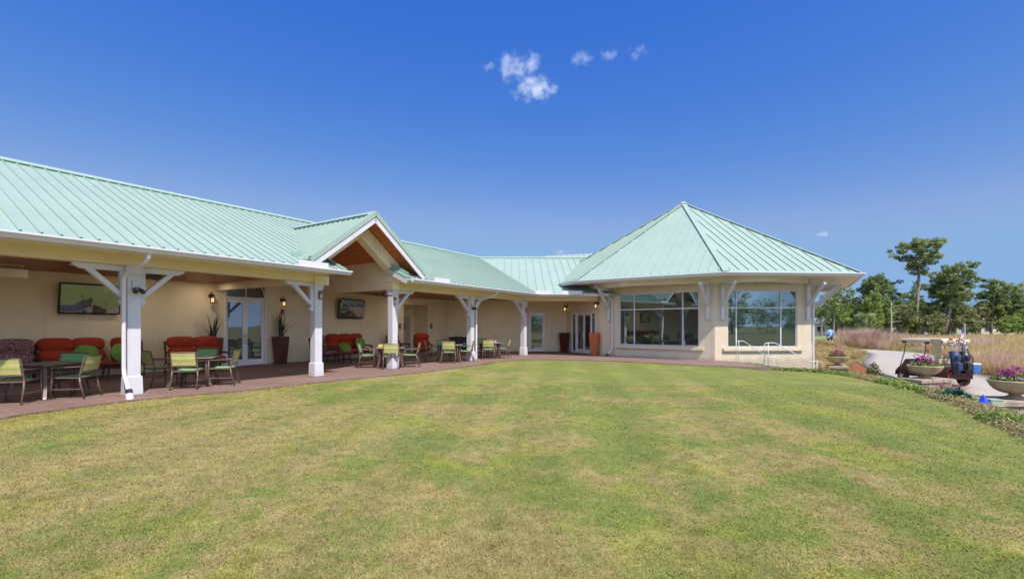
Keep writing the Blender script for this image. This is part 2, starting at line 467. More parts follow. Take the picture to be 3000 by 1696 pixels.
def pattern_mat():
    t = NT('mauve_damask_fabric'); v = t.coord()
    wv = t.node('ShaderNodeTexVoronoi'); wv.feature = 'SMOOTH_F1'; wv.inputs['Scale'].default_value = 5.5; t.link(v, wv.inputs['Vector'])
    w = t.math('SINE', t.math('MULTIPLY', wv.outputs['Distance'], 42))
    t.col(t.ramp(w, [(.35,(.16,.065,.075)),(.6,(.36,.21,.20))])); t.b.inputs['Roughness'].default_value = .85
    return t.m
m_damask = pattern_mat()
# ------------------------------------------------------------------ terrain
DX, DY = .540, .8415                 # direction of the porch wing
OX, OY = -8.128, 10.183              # first porch post
RZ = math.atan2(DY, DX)
def W(s, u, z=0.0): return Vector((OX + s*DX - u*DY, OY + s*DY + u*DX, z))
EDGE = [(4.6,-60),(4.4,-4),(4.5,1),(5.1,3),(6.0,4.9),(7.16,6.54),(8.15,8.2),(8.95,9.57),(9.8,11.4),(10.3,13.2),(10.75,15.4),(10.5,16.4),(9.6,16.85),(9.45,18),(9.4,40)]
def catmull(P, n=8):
    out = []
    for i in range(len(P)-1):
        p0 = np.array(P[max(i-1,0)]); p1 = np.array(P[i]); p2 = np.array(P[i+1]); p3 = np.array(P[min(i+2,len(P)-1)])
        for k in range(n):
            t = k/n
            out.append(tuple(.5*((2*p1)+(-p0+p2)*t+(2*p0-5*p1+4*p2-p3)*t*t+(-p0+3*p1-3*p2+p3)*t**3)))
    out.append(tuple(P[-1])); return out
PATHC = catmull([(13.2,-6),(14.6,6),(16.4,12.5),(17.7,17),(19.3,21.4),(23.6,28.0),(28.6,34.2),(32.2,39.0),(33.4,44.0),(31.0,49.0),(24,52),(10,54)], 10)
def poly_dist(x, y, P):
    x = np.asarray(x, float); y = np.asarray(y, float)
    best = np.full(x.shape, 1e9); sgn = np.ones(x.shape)
    for (ax, ay), (bx, by) in zip(P[:-1], P[1:]):
        dx, dy = bx-ax, by-ay; L = dx*dx+dy*dy+1e-12
        t = np.clip(((x-ax)*dx+(y-ay)*dy)/L, 0, 1)
        ex = x-(ax+t*dx); ey = y-(ay+t*dy); d = np.hypot(ex, ey)
        m = d < best; best = np.where(m, d, best)
        sgn = np.where(m, np.sign(dy*ex-dx*ey), sgn)      # + right of travel
    return best, sgn
def smooth(t): t = np.clip(t, 0, 1); return t*t*(3-2*t)
def edge_e(x, y):
    d, s = poly_dist(x, y, EDGE); return d*s
def H(x, y):
    """ground height: a level lawn terrace, a planted bank, the low path, rising meadow"""
    x = np.asarray(x, float); y = np.asarray(y, float)
    e = edge_e(x, y)
    z = -.10*smooth((e+1.8)/1.8)
    z = z - .70*smooth((e-.1)/2.6)
    dp, _ = poly_dist(x, y, PATHC)
    mead = .42*smooth((e-10)/18) + .85*np.exp(-(((x-38)/4.5)**2+((y-51)/4.0)**2)) + .70*np.exp(-(((x-29.3)/5)**2+((y-45.5)/4)**2)) \
        + .18*np.sin(x*.31+1)*np.sin(y*.23)*smooth((e-9)/8)
    mead = mead*smooth((dp-2.3)/3.0)
    far = smooth((y-60)/40)
    z = z + mead*(1-far) + far*.35*(e > 0)
    return np.where(y < -3, np.minimum(z, 0)*smooth((y+40)/37) + 0*(e) - .0, z)
def Hs(x, y): return float(H(np.array([x]), np.array([y]))[0])

def axis_pts(a, b, st, lo, hi):
    mid = list(np.arange(a, b+1e-6, st)); out = []; d = st; p = a
    left = []
    while p > lo: d *= 1.35; p -= d; left.append(p)
    right = []; d = st; p = b
    while p < hi: d *= 1.35; p += d; right.append(p)
    return np.array(left[::-1]+mid+right)
gx = axis_pts(-12, 40, .4, -1500, 1500); gy = axis_pts(-3, 56, .4, -1500, 1800)
GX, GY = np.meshgrid(gx, gy)
GZ = H(GX, GY); ge = edge_e(GX, GY)
nx, ny = len(gx), len(gy)
idx = np.arange(nx*ny).reshape(ny, nx)
quads = np.stack([idx[:-1,:-1], idx[:-1,1:], idx[1:,1:], idx[1:,:-1]], -1).reshape(-1, 4)
ce = edge_e((GX[:-1,:-1]+GX[1:,1:])/2, (GY[:-1,:-1]+GY[1:,1:])/2).ravel()
cyy = ((GY[:-1,:-1]+GY[1:,1:])/2).ravel(); cxx = ((GX[:-1,:-1]+GX[1:,1:])/2).ravel()
is_lawn = (ce < .15) & (cyy < 30) & (cyy > -70) & (cxx > -60)
V = np.stack([GX.ravel(), GY.ravel(), GZ.ravel()], -1)
def sub(mask, name, mat):
    q = quads[mask]; u, inv = np.unique(q, return_inverse=True)
    o = fast_mesh(name, V[u], inv.reshape(q.shape), mat, smooth=True); tag(o, kind='structure'); return o
lawn = sub(is_lawn, 'lawn', m_lawn)
ground = sub(~is_lawn, 'ground', m_ground)

# cart path: a thin slab that follows the ground
def ribbon(name, line, half, mat, lift, nacross=6):
    P = np.array(line); T = np.gradient(P, axis=0); T /= np.linalg.norm(T, axis=1)[:,None]
    N = np.stack([T[:,1], -T[:,0]], -1); vs = []
    for i in range(len(P)):
        for k in range(nacross+1):
            q = P[i] + N[i]*half*(2*k/nacross-1); vs.append((q[0], q[1]))
    vs = np.array(vs); z = H(vs[:,0], vs[:,1])
    z2 = z.reshape(len(P), -1); z2 = np.repeat(np.maximum(z2.max(1, keepdims=True)*.5+z2*.5, z2)+lift, 1, 0)
    V2 = np.concatenate([np.c_[vs, z2.ravel()], np.c_[vs, z2.ravel()-.25]])
    n = nacross+1; F = []; o2 = len(vs)
    for i in range(len(P)-1):
        for k in range(nacross):
            F.append((i*n+k, i*n+k+1, (i+1)*n+k+1, (i+1)*n+k))
        for k in (0, nacross):
            F.append((i*n+k, (i+1)*n+k, o2+(i+1)*n+k, o2+i*n+k))
    dist = np.concatenate([[0],np.cumsum(np.hypot(*np.diff(P,axis=0).T))]); tt = np.repeat(dist,n)
    o = fast_mesh(name, V2, F, mat, np.concatenate([tt,tt])); return tag(o, kind='structure')
cart_path = ribbon('cart_path', PATHC, 2.05, m_path, .03)
mulch = ribbon('mulch_strip', catmull([(16.3,21.9),(18.2,24.6),(20.0,27.6),(21.8,30.6)], 8), .6, m_mulch, .035)

# porch paving, in the frame of the wing
edge_w = [(-12.2,.6),(-10.8,3.4),(-9.6,5.2),(-8.5,6.6),(-8.24,7.53),(-8.22,7.9),(-7.64,9.34),(-6.19,10.87),(-4.6,13.05),(-2.88,15.2),(-1.4,17.9),(-.45,19.9),(.35,20.7),(1.5,20.9),(3.0,20.55),(4.37,19.95),(6.6,18.1),(8.2,17.15),(9.42,16.98)]
edge_w = catmull(edge_w, 4)
back_w = [(9.42,19.35),(8.9,20.25),(4.9,23.7),(3.5,27.6),(-4.2,27.6)]
far_l = [tuple(W(-14,5.9)[:2]), tuple(W(-14,-2)[:2])]
pp = [(x,y,.025) for x,y in edge_w+back_w] + [(x,y,.025) for x,y in far_l]
b = MB(); b.prism(pp[::-1], (0,0,-.18))
patio = b.build('porch_paving', m_pave); tag(patio, kind='structure')

# ------------------------------------------------------------------ clubhouse
club = thing('clubhouse', 'long cream clubhouse wing with pale green metal roof and open porch', 'building', (OX,OY,0), RZ)
Lw = WM['clubhouse'].inverted()
EAVE, SL = 3.09, .44
U0, UR = -1.0, 5.06
ZR = EAVE + SL*(UR-U0)
def clip_line(poly, a):
    xs = []
    for i in range(len(poly)):
        (a0,b0),(a1,b1) = poly[i], poly[(i+1) % len(poly)]
        if (a0 <= a < a1) or (a1 <= a < a0): xs.append(b0+(b1-b0)*(a-a0)/(a1-a0))
    xs.sort(); return list(zip(xs[::2], xs[1::2]))
def seam_panel(mb, poly, f, sp=.262, off=.0, thick=.05, rib=(.022,.036), inset=.02):
    pts = [f(a,b) for a,b in poly]
    mb.prism(pts, (0,0,-thick))
    amin = min(p[0] for p in poly); amax = max(p[0] for p in poly)
    k = math.ceil((amin-off)/sp)
    while off+k*sp < amax:
        a = off+k*sp; k += 1
        for b0, b1 in clip_line(poly, a):
            if abs(b1-b0) < .12: continue
            sg = inset if b1 > b0 else -inset
            p = f(a,b0+sg)+Vector((0,0,rib[1]/2)); q = f(a,b1-sg)+Vector((0,0,rib[1]/2))
            mb.bar(p, q, rib[0], rib[1])
fA = lambda s,u: Vector((s,u,EAVE+SL*(u-U0)))
NL, NR, GC, GW = 4.6, 7.06, 5.83, 2.23
GZR, GS = 5.056, .756
UV = (GZR-EAVE)/SL+U0                       # where the gable ridge meets the main slope
u_at = lambda s: U0+(GZR-GS*abs(s-GC)-EAVE)/SL
rA = MB()
seam_panel(rA, [(-10,U0),(NL,U0),(NL,u_at(NL)),(GC,UV),(GC,UR),(-10,UR)], fA, off=.1)
seam_panel(rA, [(NR,U0),(15.87,U0),(19.18,UR),(GC,UR),(GC,UV),(NR,u_at(NR))], fA, off=.1)
fAb = lambda s,u: Vector((s,u,ZR-SL*(u-UR)))
seam_panel(rA, [(-10,UR),(19.18,UR),(15.87,11.1),(-10,11.1)], fAb, sp=.5)
# ridge cap with its dark closure strip
rA.prism([(-10,UR-.16,ZR-.03),(-10,UR,ZR+.075),(-10,UR+.16,ZR-.03)], (29.2,0,0))
m_closure = M('dark_green_closure', (.035,.12,.08), .5, .1, 4)
rA.cur = 1
for k in range(-37, 60):
    s_ = .1+k*.262
    if s_ > 15.7 or NL-.05 < s_ < NR+.05: continue
    rA.box(s_-.015,s_+.015,U0-.005,U0+.03,EAVE+.004,EAVE+.056)
roofA = rA.build('roof', [m_roof, m_closure], club)
b = MB(); b.bar((-10,UR-.19,ZR-SL*.19+.022),(19.0,UR-.19,ZR-SL*.19+.022),.03,.042); b.build('ridge_closure', m_closure, roofA)
gab = MB()
fG = lambda u,s: Vector((s,u,GZR-GS*abs(s-GC)))
GV = -.85
uL = u_at(GC-GW)
seam_panel(gab, [(GV,GC),(UV,GC),(uL,GC-GW),(GV,GC-GW)], fG, off=.05)
seam_panel(gab, [(GV,GC),(GV,GC+GW),(uL,GC+GW),(UV,GC)], fG, off=.05)
gab.prism([(GC-.15,GV,GZR-.05),(GC,GV,GZR+.06),(GC+.15,GV,GZR-.05)], (0,UV-GV+.1,0))
for sg in (-1,1):   # green rake trim
    gab.bar((GC,GV+.06,GZR+.03),(GC+sg*GW,GV+.06,GZR-GS*GW+.03),.16,.05)
    gab.bar((GC,GV-.012,GZR-.045),(GC+sg*(GW+.03),GV-.012,GZR-GS*(GW+.03)-.045),.03,.11)
    # valley flashing
    gab.bar((GC+sg*GW,uL,GZR-GS*GW+.012),(GC,UV,GZR+.012),.34,.012)
roofG = gab.build('gable_roof', m_roof, club)
b = MB()
for sg in (-1,1): b.bar((GC+sg*.18,GV+.15,GZR-GS*.18+.022),(GC+sg*.18,UV-.3,GZR-GS*.18+.022),.03,.04)
b.build('ridge_closure', m_closure, roofG)
m_cap = m_seam
for s_ in (NL, NR):
    cb = MB(); cb.bar((s_,U0,EAVE+.03),(s_,.05,EAVE+SL*1.05+.03),.10,.07); cb.build('roof_edge_trim', m_seam, club)
cb = MB(); cb.bar((7.52,-.19,3.53),(8.35,-.19,3.47),.03,.22); cb.build('flashing', m_seam, club)
cb = MB(); cb.bar((4.14,-.19,3.53),(3.45,-.19,3.47),.03,.22); cb.build('flashing', m_seam, club)
cb = MB(); cb.bar((NR+.06,-.95,3.2),(NR+.06,.1,3.68),.03,.2); cb.build('flashing', m_seam, club)
# white verge boards under the gable roof
vb = MB()
for sg in (-1,1):
    vb.bar((GC,GV+.02,GZR-.19),(GC+sg*(GW-.02),GV+.02,GZR-GS*(GW-.02)-.19),.04,.20)
vb.bar((NR-.02,-.98,3.0),(NR-.02,.0,3.43),.05,.16)
vb.build('bargeboard', m_trim, club)
# timber lining of the gable
gl = MB()
for sg in (-1,1):
    z0 = GZR-.14
    gl.prism([(GC,-.83,z0),(GC,-.165,z0),(GC+sg*2.1,-.165,z0-GS*2.1),(GC+sg*2.1,-.83,z0-GS*2.1)], (0,0,.03))
    z1 = 4.80
    gl.prism([(GC,.165,z1),(GC,5.68,z1),(GC+sg*1.365,5.68,z1-GS*1.365),(GC+sg*1.365,.165,z1-GS*1.365)], (0,0,.03))
gl.build('gable_ceiling', m_ceil_y, club)
tr = MB()
tr.prism([(4.17,-.16,2.79),(4.49,-.16,2.79),(4.49,-.16,3.357),(5.83,-.16,4.37),(7.17,-.16,3.357),(7.17,-.16,2.79),(7.49,-.16,2.79),(7.49,-.16,3.64),(5.83,-.16,4.895),(4.17,-.16,3.64)], (0,.32,0))
tr.box(4.20,4.46,.16,5.7,2.79,3.80); tr.box(7.20,7.46,.16,5.7,2.79,3.80)
tr.prism([(4.54,-.97,3.035),(4.54,.0,3.035),(4.54,.0,3.49),(4.54,-.97,3.07)], (.04,0,0))
tr.prism([(7.10,-.97,3.035),(7.10,.0,3.035),(7.10,.0,3.49),(7.10,-.97,3.07)], (.04,0,0))
tr.build('gable_frame', m_porch, club)
# eave beam, soffit, ceiling
bm_ = MB()
bend = Lw @ Vector((.67,23.9,0)); bend2 = Lw @ Vector((4.35,23.9,0))
bm_.sweep([(-10,0),(4.165,0)], [(.14,2.79),(.14,3.03),(-.14,3.03),(-.14,2.79)])
bm_.sweep([(7.495,0),(bend.x,bend.y),(bend2.x,bend2.y)], [(.14,2.79),(.14,3.03),(-.14,3.03),(-.14,2.79)])
bm_.box(4.165,4.62,-.20,.12,2.72,3.0) ; bm_.box(7.495,7.72,-.145,.13,2.785,3.0)
bm_.build('beam', m_beam, club)
so = MB()
gb = Lw @ Vector((1.283,23.0,0)); ge2 = Lw @ Vector((4.75,23.0,0))
so.sweep([(-10,U0),(4.52,U0)], [(-.03,3.032),(-.03,3.06),(-1.0,3.06),(-1.0,3.032)])
so.sweep([(7.13,U0),(gb.x,gb.y),(ge2.x,ge2.y)], [(-.03,3.032),(-.03,3.06),(-.95,3.06),(-.95,3.032)])
so.build('soffit', m_seal, club)
GP = [(-.02,2.985),(.055,2.985),(.075,3.02),(.10,3.055),(.125,3.065),(.125,3.10),(.105,3.10),(.105,3.075),(-.005,3.06),(-.005,3.10),(-.02,3.10)]
g1 = MB(); g1.sweep([(-10,U0),(4.74,U0)], GP); g1.build('gutter', m_gutter, club)
g2 = MB(); gend = Lw @ Vector((2.73,23.0,0)); g2.sweep([(7.25,U0),(gb.x,gb.y),(gend.x,gend.y)], GP); g2.build('gutter', m_gutter, club)
fs_ = MB(); gs2 = Lw @ Vector((2.75,23.0,0)); fs_.sweep([(gs2.x,gs2.y),(ge2.x,ge2.y)], [(.02,2.985),(.02,3.12),(-.03,3.12),(-.03,2.985)])
fs_.build('fascia', m_trim, club)
def guard(x0, x1):
    g = MB(); g.box(x0,x1,U0-.11,U0-.085,3.085,3.24); g.build('splash_guard', m_gutter, club)
guard(3.07,3.95); guard(8.26,9.1)
g = MB(); g.sweep([tuple((Lw @ Vector((1.15,22.78,0)))[:2]), tuple((Lw @ Vector((1.33,22.9,0)))[:2]), tuple((Lw @ Vector((1.95,22.9,0)))[:2])], [(.0,3.08),(.0,3.24),(-.02,3.24),(-.02,3.08)]); g.build('splash_guard', m_gutter, club)
g = MB(); g.sweep([tuple((Lw @ Vector((2.45,22.88,0)))[:2]), tuple((Lw @ Vector((3.45,22.88,0)))[:2])], [(.0,3.05),(.0,3.24),(-.02,3.24),(-.02,3.05)]); g.build('splash_guard', m_gutter, club)
ce_ = MB(); ce_.box(-10,4.19,.142,5.7,3.034,3.07); ce_.build('ceiling', m_ceil, club)
c4 = [Vector((7.47,.142,3.034)), Vector((7.47,5.7,3.034))] + [Lw @ Vector((x,y,3.034)) for x,y in ((-3.7,27.48),(3.2,27.48),(4.55,23.99),(.7,24.06))]
ce2 = MB(); ce2.prism(c4, (0,0,.035)); ce2.build('ceiling', m_ceil, club)
# wing C roof
rc = MB()
fC = lambda x,y: Lw @ Vector((x,y,EAVE+SL*(y-23.0)))
seam_panel(rc, [(1.283,23.0),(8.0,23.0),(8.0,29.06),(-2.03,29.06)], fC, sp=.42)
fC2 = lambda x,y: Lw @ Vector((x,y,ZR-SL*(y-29.06)))
seam_panel(rc, [(-2.03,29.06),(8.0,29.06),(8.0,35),(-5,35)], fC2, sp=.5)
rc.prism([Lw @ Vector(p) for p in ((-2.2,28.9,ZR-.03),(-2.2,29.06,ZR+.07),(-2.2,29.22,ZR-.03))], (Lw.to_3x3() @ Vector((10,0,0))))
rc.bar(Lw @ Vector((1.283,23.0,EAVE+.02)), Lw @ Vector((-2.03,29.06,ZR+.02)), .26, .012)
fR = lambda x,y: Lw @ Vector((x,y,4.6+(y-30)*.38+(x-2)*.055))
seam_panel(rc, [(2.0,30),(10,30),(10,36.0),(2.6,36.0)], fR, sp=.42)
rc.build('roof', m_roof, club)

# ---- walls
def frame(p, q):
    p = Vector((p[0],p[1],0)); q = Vector((q[0],q[1],0)); d = (q-p).normalized(); n = Vector((-d.y,d.x,0))
    m = Matrix.Identity(4); m.col[0][:3] = d; m.col[1][:3] = n; m.col[3][:3] = p
    return m, (q-p).length
def wall_boxes(mb, m, x0, x1, h, th, ops, z0=0.0):
    xs = sorted({x0, x1, *[o[0] for o in ops], *[o[1] for o in ops]})
    for a, c in zip(xs[:-1], xs[1:]):
        cov = sorted([(o[2], o[3]) for o in ops if o[0] <= a+1e-6 and o[1] >= c-1e-6]); z = z0
        for b0, b1 in cov:
            if b0 > z+1e-6: mb.box(a,c,0,th,z,b0,m)
            z = b1
        if z < h-1e-6: mb.box(a,c,0,th,z,h,m)
mA = Matrix.Translation((0,5.7,0))
mC = Lw @ frame((-3.95,27.5),(3.21,27.5))[0]
mE0, LE = frame((3.21,27.5),(4.67,23.6)); mE = Lw @ mE0
D1 = (4.5,6.06)
wm = MB()
wall_boxes(wm, mA, -10, 16.8, 3.08, .22, [(D1[0],D1[1],0,3.08),(13.4,15.25,0,2.66)])
wall_boxes(wm, Matrix.Translation((0,5.701,0)), 4.2, 7.46, 4.9, .2, [(D1[0],D1[1],3.08,3.38)], 3.08)
wall_boxes(wm, mC, 0, 7.25, 3.08, .22, [(.98+3.95,1.95+3.95,0,2.31)])
EA0, EA1 = .62, 3.30
wall_boxes(wm, mE, 0, LE, 3.3, .22, [(EA0,EA1,0,2.32)])
# restroom recess
wm.box(13.28,13.40,5.92,6.9,0,2.8); wm.box(15.25,15.37,5.92,6.9,0,2.8); wm.box(13.40,15.25,6.78,6.9,0,2.8); wm.box(13.40,15.25,5.92,6.78,2.66,2.8)
wm.box(-10.2,-10,-.1,11,0,3.08)
wm.prism([(-10.2,-.9,3.06),(-10.2,5.06,5.65),(-10.2,11,3.06)], (.2,0,0))
wm.build('wall', m_porch, club)
bb = MB(); bb.box(-9.9,4.44,5.66,5.70,.02,.10); bb.box(6.12,13.34,5.66,5.70,.02,.10); bb.box(15.31,16.5,5.66,5.70,.02,.10)
bb.build('baseboard', m_porch, club)

# ---- glazed doors
def door_leaf(m, a0, a1, z1, hx, par, mat_f=m_door_lifted, mid=True, y=.06):
    st, top, bot = .09, .14, .22
    f = MB()
    f.box(a0,a0+st,y,y+.05,.03,z1,m); f.box(a1-st,a1,y,y+.05,.03,z1,m)
    f.box(a0+st,a1-st,y,y+.05,z1-top,z1,m); f.box(a0+st,a1-st,y,y+.05,.03,.03+bot,m)
    d = f.build('door', mat_f, par)
    g = MB(); g.box(a0+st,a1-st,y+.018,y+.032,.03+bot,z1-top,m); g.build('pane', m_doorglass, d)
    if mid:
        k = MB(); k.box(a0+st,a1-st,y+.06,y+.085,1.02,1.06,m); k.build('push_bar', m_chrome, d)
    if hx is not None:
        h = MB(); pts = [m @ Vector(p) for p in ((hx,y+.0,1.22),(hx,y-.06,1.20),(hx,y-.06,.84),(hx,y,.82))]
        h.tube(pts, .014, 8); h.build('handle', m_chrome, d)
    return d
def door_case(m, a0, a1, z1, par, ext=()):
    f = MB()
    f.box(a0,a0+.06,-.02,.12,0,z1+.06,m); f.box(a1-.06,a1,-.02,.12,0,z1+.06,m); f.box(a0+.06,a1-.06,-.02,.12,z1,z1+.06,m)
    for a in ext: f.box(a-.035,a+.035,-.015,.12,.0,z1,m)
    return f.build('door_frame', m_door_lifted, par)
# porch french doors with a fanlight
door_case(mA, D1[0], D1[1], 2.54, club)
mid = (D1[0]+D1[1])/2
door_leaf(mA, D1[0]+.065, mid-.003, 2.535, mid-.05, club); door_leaf(mA, mid+.003, D1[1]-.065, 2.535, mid+.05, club)
fl = MB()
fl.box(D1[0],D1[0]+.05,-.015,.1,2.61,3.36,mA); fl.box(D1[1]-.05,D1[1],-.015,.1,2.61,3.36,mA); fl.box(D1[0],D1[1],-.015,.1,3.34,3.40,mA)
arc = [mA @ Vector((mid+.70*math.cos(g), -.01, 2.62+.70*math.sin(g))) for g in np.linspace(0, math.pi, 22)]
fl.tube(arc, .022, 6); fl.box(mid-.02,mid+.02,-.01,.05,2.61,3.3,mA)
fan = fl.build('fanlight', m_door_lifted, club)
g = MB(); g.box(D1[0]+.05,D1[1]-.05,.05,.065,2.60,3.34,mA); g.build('pane', m_doorglass, fan)
# staff door
a0, a1 = .98+3.95, 1.95+3.95
door_case(mC, a0, a1, 2.25, club)
sd = door_leaf(mC, a0+.065, a1-.065, 2.245, None, club)
sd['label'] = 'white glazed door lettered STAFF'
h = MB(); h.box(a1-.14,a1-.10,.0,.06,.88,1.12,mC); h.box(a1-.20,a1-.10,-.02,.0,.93,.95,mC); h.build('handle', m_chrome, sd)
tx = bpy.data.curves.new('lettering', 'FONT'); tx.body = 'STAFF'; tx.size = .165; tx.extrude = .002; tx.align_x = 'CENTER'
tmp = bpy.data.objects.new('lettering_curve', tx); COL.objects.link(tmp); bpy.context.view_layer.update()
tme = bpy.data.meshes.new_from_object(tmp.evaluated_get(bpy.context.evaluated_depsgraph_get())); bpy.data.objects.remove(tmp)
tme.materials.clear(); tme.materials.append(M('white_vinyl_letters',(.9,.9,.9),.6,.02,2)); to = bpy.data.objects.new('lettering', tme); COL.objects.link(to); to.parent = sd
to.matrix_local = mC @ Matrix.Translation(((a0+a1)/2+.02,.070,1.66)) @ Matrix.Rotation(R(90),4,'X')
# entry doors with sidelights
door_case(mE, EA0, EA1, 2.26, club, (EA0+.50, EA1-.50))
mm = (EA0+EA1)/2
door_leaf(mE, EA0+.54, mm-.003, 2.255, mm-.06, club); door_leaf(mE, mm+.003, EA1-.54, 2.255, None, club)
for a, c in ((EA0+.06,EA0+.46),(EA1-.46,EA1-.06)):
    f = MB(); f.box(a,c,.03,.07,.03,.15,mE); f.box(a,c,.03,.07,2.18,2.26,mE); f.box(a,a+.03,.03,.07,.15,2.18,mE); f.box(c-.03,c,.03,.07,.15,2.18,mE)
    f.box(a+.03,c-.03,.03,.07,1.98,2.01,mE)
    sl_ = f.build('sidelight', m_door_lifted, club); g = MB(); g.box(a+.03,c-.03,.045,.055,.15,2.18,mE); g.build('pane', m_doorglass, sl_)
# plain restroom door in the recess
f = MB(); f.box(13.95,14.02,6.74,6.779,0,2.12); f.box(14.88,14.95,6.74,6.779,0,2.12); f.box(14.02,14.88,6.74,6.779,2.05,2.12)
f.build('door_frame', m_trim, club)
f = MB(); f.box(14.02,14.88,6.752,6.778,.03,2.05)
rd = f.build('door', M('dusky_door_paint',(.46,.38,.34),.6,.05,2), club)
h = MB(); h.tube([(14.10,6.752,1.02),(14.10,6.70,1.02),(14.21,6.69,1.02)], .014); h.box(14.07,14.13,6.742,6.752,.98,1.14); h.build('handle', m_bronze, rd)
# ---- posts with knee braces
def post(s, u, sides, nm='column'):
    b = MB()
    b.taper(s,u,.232,.232,.40,.245,.245,2.60)
    b.box(s-.148,s+.148,u-.148,u+.148,2.60,2.787)
    b.box(s-.118,s+.118,u-.118,u+.118,2.4,2.60)
    c = b.build(nm, m_trim, club, bevel=.006)
    p = MB(); p.taper(s,u,.305,.305,.03,.285,.285,.42); p.taper(s,u,.285,.285,.42,.25,.25,.44); p.build('plinth', m_trim, c, bevel=.006)
    p = MB(); p.box(s-.25,s+.25,u-.25,u+.25,.0,.045); p.build('base_slab', m_pave, c, bevel=.01)
    for sg in sides:
        k = MB(); e = .122
        x = lambda d: s+sg*(e+d)
        w0, w1 = u-.065, u+.065
        def pr(pts): k.prism([(x(a),w0,z) for a,z in pts], (0,w1-w0,0))
        pr([(0,2.785),(.86,2.785),(.86,2.74),(.80,2.70),(.74,2.665),(0,2.665)])                # arm
        pr([(.0,1.93),(.06,1.93),(.10,1.99),(.10,2.06),(.06,2.09),(.10,2.12),(.10,2.664),(0,2.664)])   # hanging leg
        pr([(.10,2.12),(.10,2.25),(.52,2.664),(.66,2.664)])                                  # diagonal
        k.build('knee_brace', m_trim, c, bevel=.004)
    return c
post(-.12,0,(-1,1)); post(4.33,0,(-1,)); post(7.33,0,(1,)); post(11.75,0,(-1,1)); post(16.1,-.02,(-1,)); post(-4.4,0,(-1,1)); post(-8.8,0,(-1,1))
# ---- downspouts
def pipe(pts, par, w=.072):
    b = MB(); b.tube(pts, w*.55, 8); return b.build('downspout', m_gutter, par)
ds = pipe([(-.16,-1.0,3.0),(-.17,-.99,2.90),(-.19,-.90,2.80),(-.29,-.30,2.62),(-.31,-.20,2.54),(-.315,-.165,2.42),(-.315,-.165,.62),(-.32,-.20,.5),(-.36,-.58,.16)], club)
b = MB(); b.tube([(-.355,-.55,.19),(-.365,-.63,.10)], .062, 10); b.build('rubber_boot', m_black, ds)
b = MB(); b.tube([(-.365,-.62,.13),(-.37,-.66,.0)], .068, 12); b.build('drain_collar', m_gutter, ds)
b = MB()
for k in range(7): b.tube([(-.16-.004*k,-1.002+.012*k,2.97-.022*k),(-.161-.004*k,-.998+.012*k,2.96-.022*k)], .046, 8)
b.build('elbow_ribs', m_gutter, ds)
pipe([(12.34,-1.0,3.0),(12.33,-.98,2.9),(12.28,-.86,2.8),(12.0,-.28,2.6),(11.95,-.19,2.5),(11.94,-.17,2.4),(11.94,-.17,.1)], club)
# ---- recessed lamps in the ceilings
for s_, u_ in ((-.25,3.2),(1.6,4.6),(2.9,2.6),(3.6,4.9),(-3.2,3.0),(9.0,1.2),(9.8,3.4),(12.6,2.6),(13.0,4.6),(14.9,2.4),(16.6,2.2)):
    l = MB(); l.lathe([(.10,-.012),(.115,-.012),(.115,.0)],20,(s_,u_,3.032)); o = l.build('downlight_trim', m_gutter, club)
    l = MB(); l.lathe([(.0,-.006),(.10,-.006)],20,(s_,u_,3.030)); l.build('lens', m_downlight, o)
    la = bpy.data.lights.new('downlight_lamp','AREA'); la.shape = 'DISK'; la.size = .18; la.energy = 3.4; la.color = (1,.86,.64); lo_ = bpy.data.objects.new('downlight_lamp', la); COL.objects.link(lo_); lo_.parent = o; lo_.location = (s_,u_,3.015)
for s_, u_, r_ in ((GC-.55,1.0,.13),(GC-.15,1.35,.06)):
    l = MB(); zz = 4.80-GS*abs(s_-GC)-.004
    mm_ = Matrix.Translation((s_,u_,zz)) @ Matrix.Rotation(-math.atan(GS),4,'Y')
    l.lathe([(0,-.02),(r_*.6,-.03),(r_,-.02),(r_,0)],20); l.v = [mm_ @ Vector(v) for v in l.v]; l.build('downlight_trim', m_gutter, club)
# outlet
b = MB(); b.box(5.13,5.22,-.012,0,.20,.32,mC); b.build('outlet_cover', m_bronze, club)

# ------------------------------------------------------------------ octagonal pavilion
pav = thing('pavilion', 'octagonal cream pavilion with tall pale green pyramid roof and large windows', 'building', (9.82,26.8,0), 0)
Lp = WM['pavilion'].inverted(); P0 = Vector((9.82,26.8,0))
wallp = [(4.67,23.6),(8.72,20.1),(13.06,20.4),(15.6,24.3),(15.3,29.3),(11.5,32.6),(7.0,32.4),(3.6,29.0)]
eave = [(1.1,29.1),(3.03,22.66),(8.64,18.84),(14.46,19.32),(17.9,24.9),(17.0,31.0),(12.6,35.2),(5.6,35.0)]
ZE, ZA = 3.70, 8.52
rp = MB()
apex = Vector((0,0,ZA))
for i in range(8):
    e0 = Vector((*eave[i],ZE))-P0; e1 = Vector((*eave[(i+1)%8],ZE))-P0
    d = e1-e0; L = d.length; d.normalize(); t = (apex-e0).dot(d); up = apex-(e0+d*t); hgt = up.length; up.normalize()
    f = lambda a,b,e0=e0,d=d,up=up: e0+d*a+up*b
    seam_panel(rp, [(0,0),(L,0),(t,hgt)], f, sp=.40, off=t, inset=.16, rib=(.024,.038))
roofp = rp.build('roof', m_roof, pav)
hc = MB()
for i in range(8):
    e0 = Vector((*eave[i],ZE+.03))-P0
    hc.bar(e0+Vector((0,0,.0)), apex+Vector((0,0,.05)), .26, .03); 
hc.lathe([(.24,-.02),(.12,.10),(0,.14)],8,(0,0,ZA))
hc.build('hip_cap', m_roof, roofp)
loc = lambda P: [(x-P0.x,y-P0.y) for x,y in P]
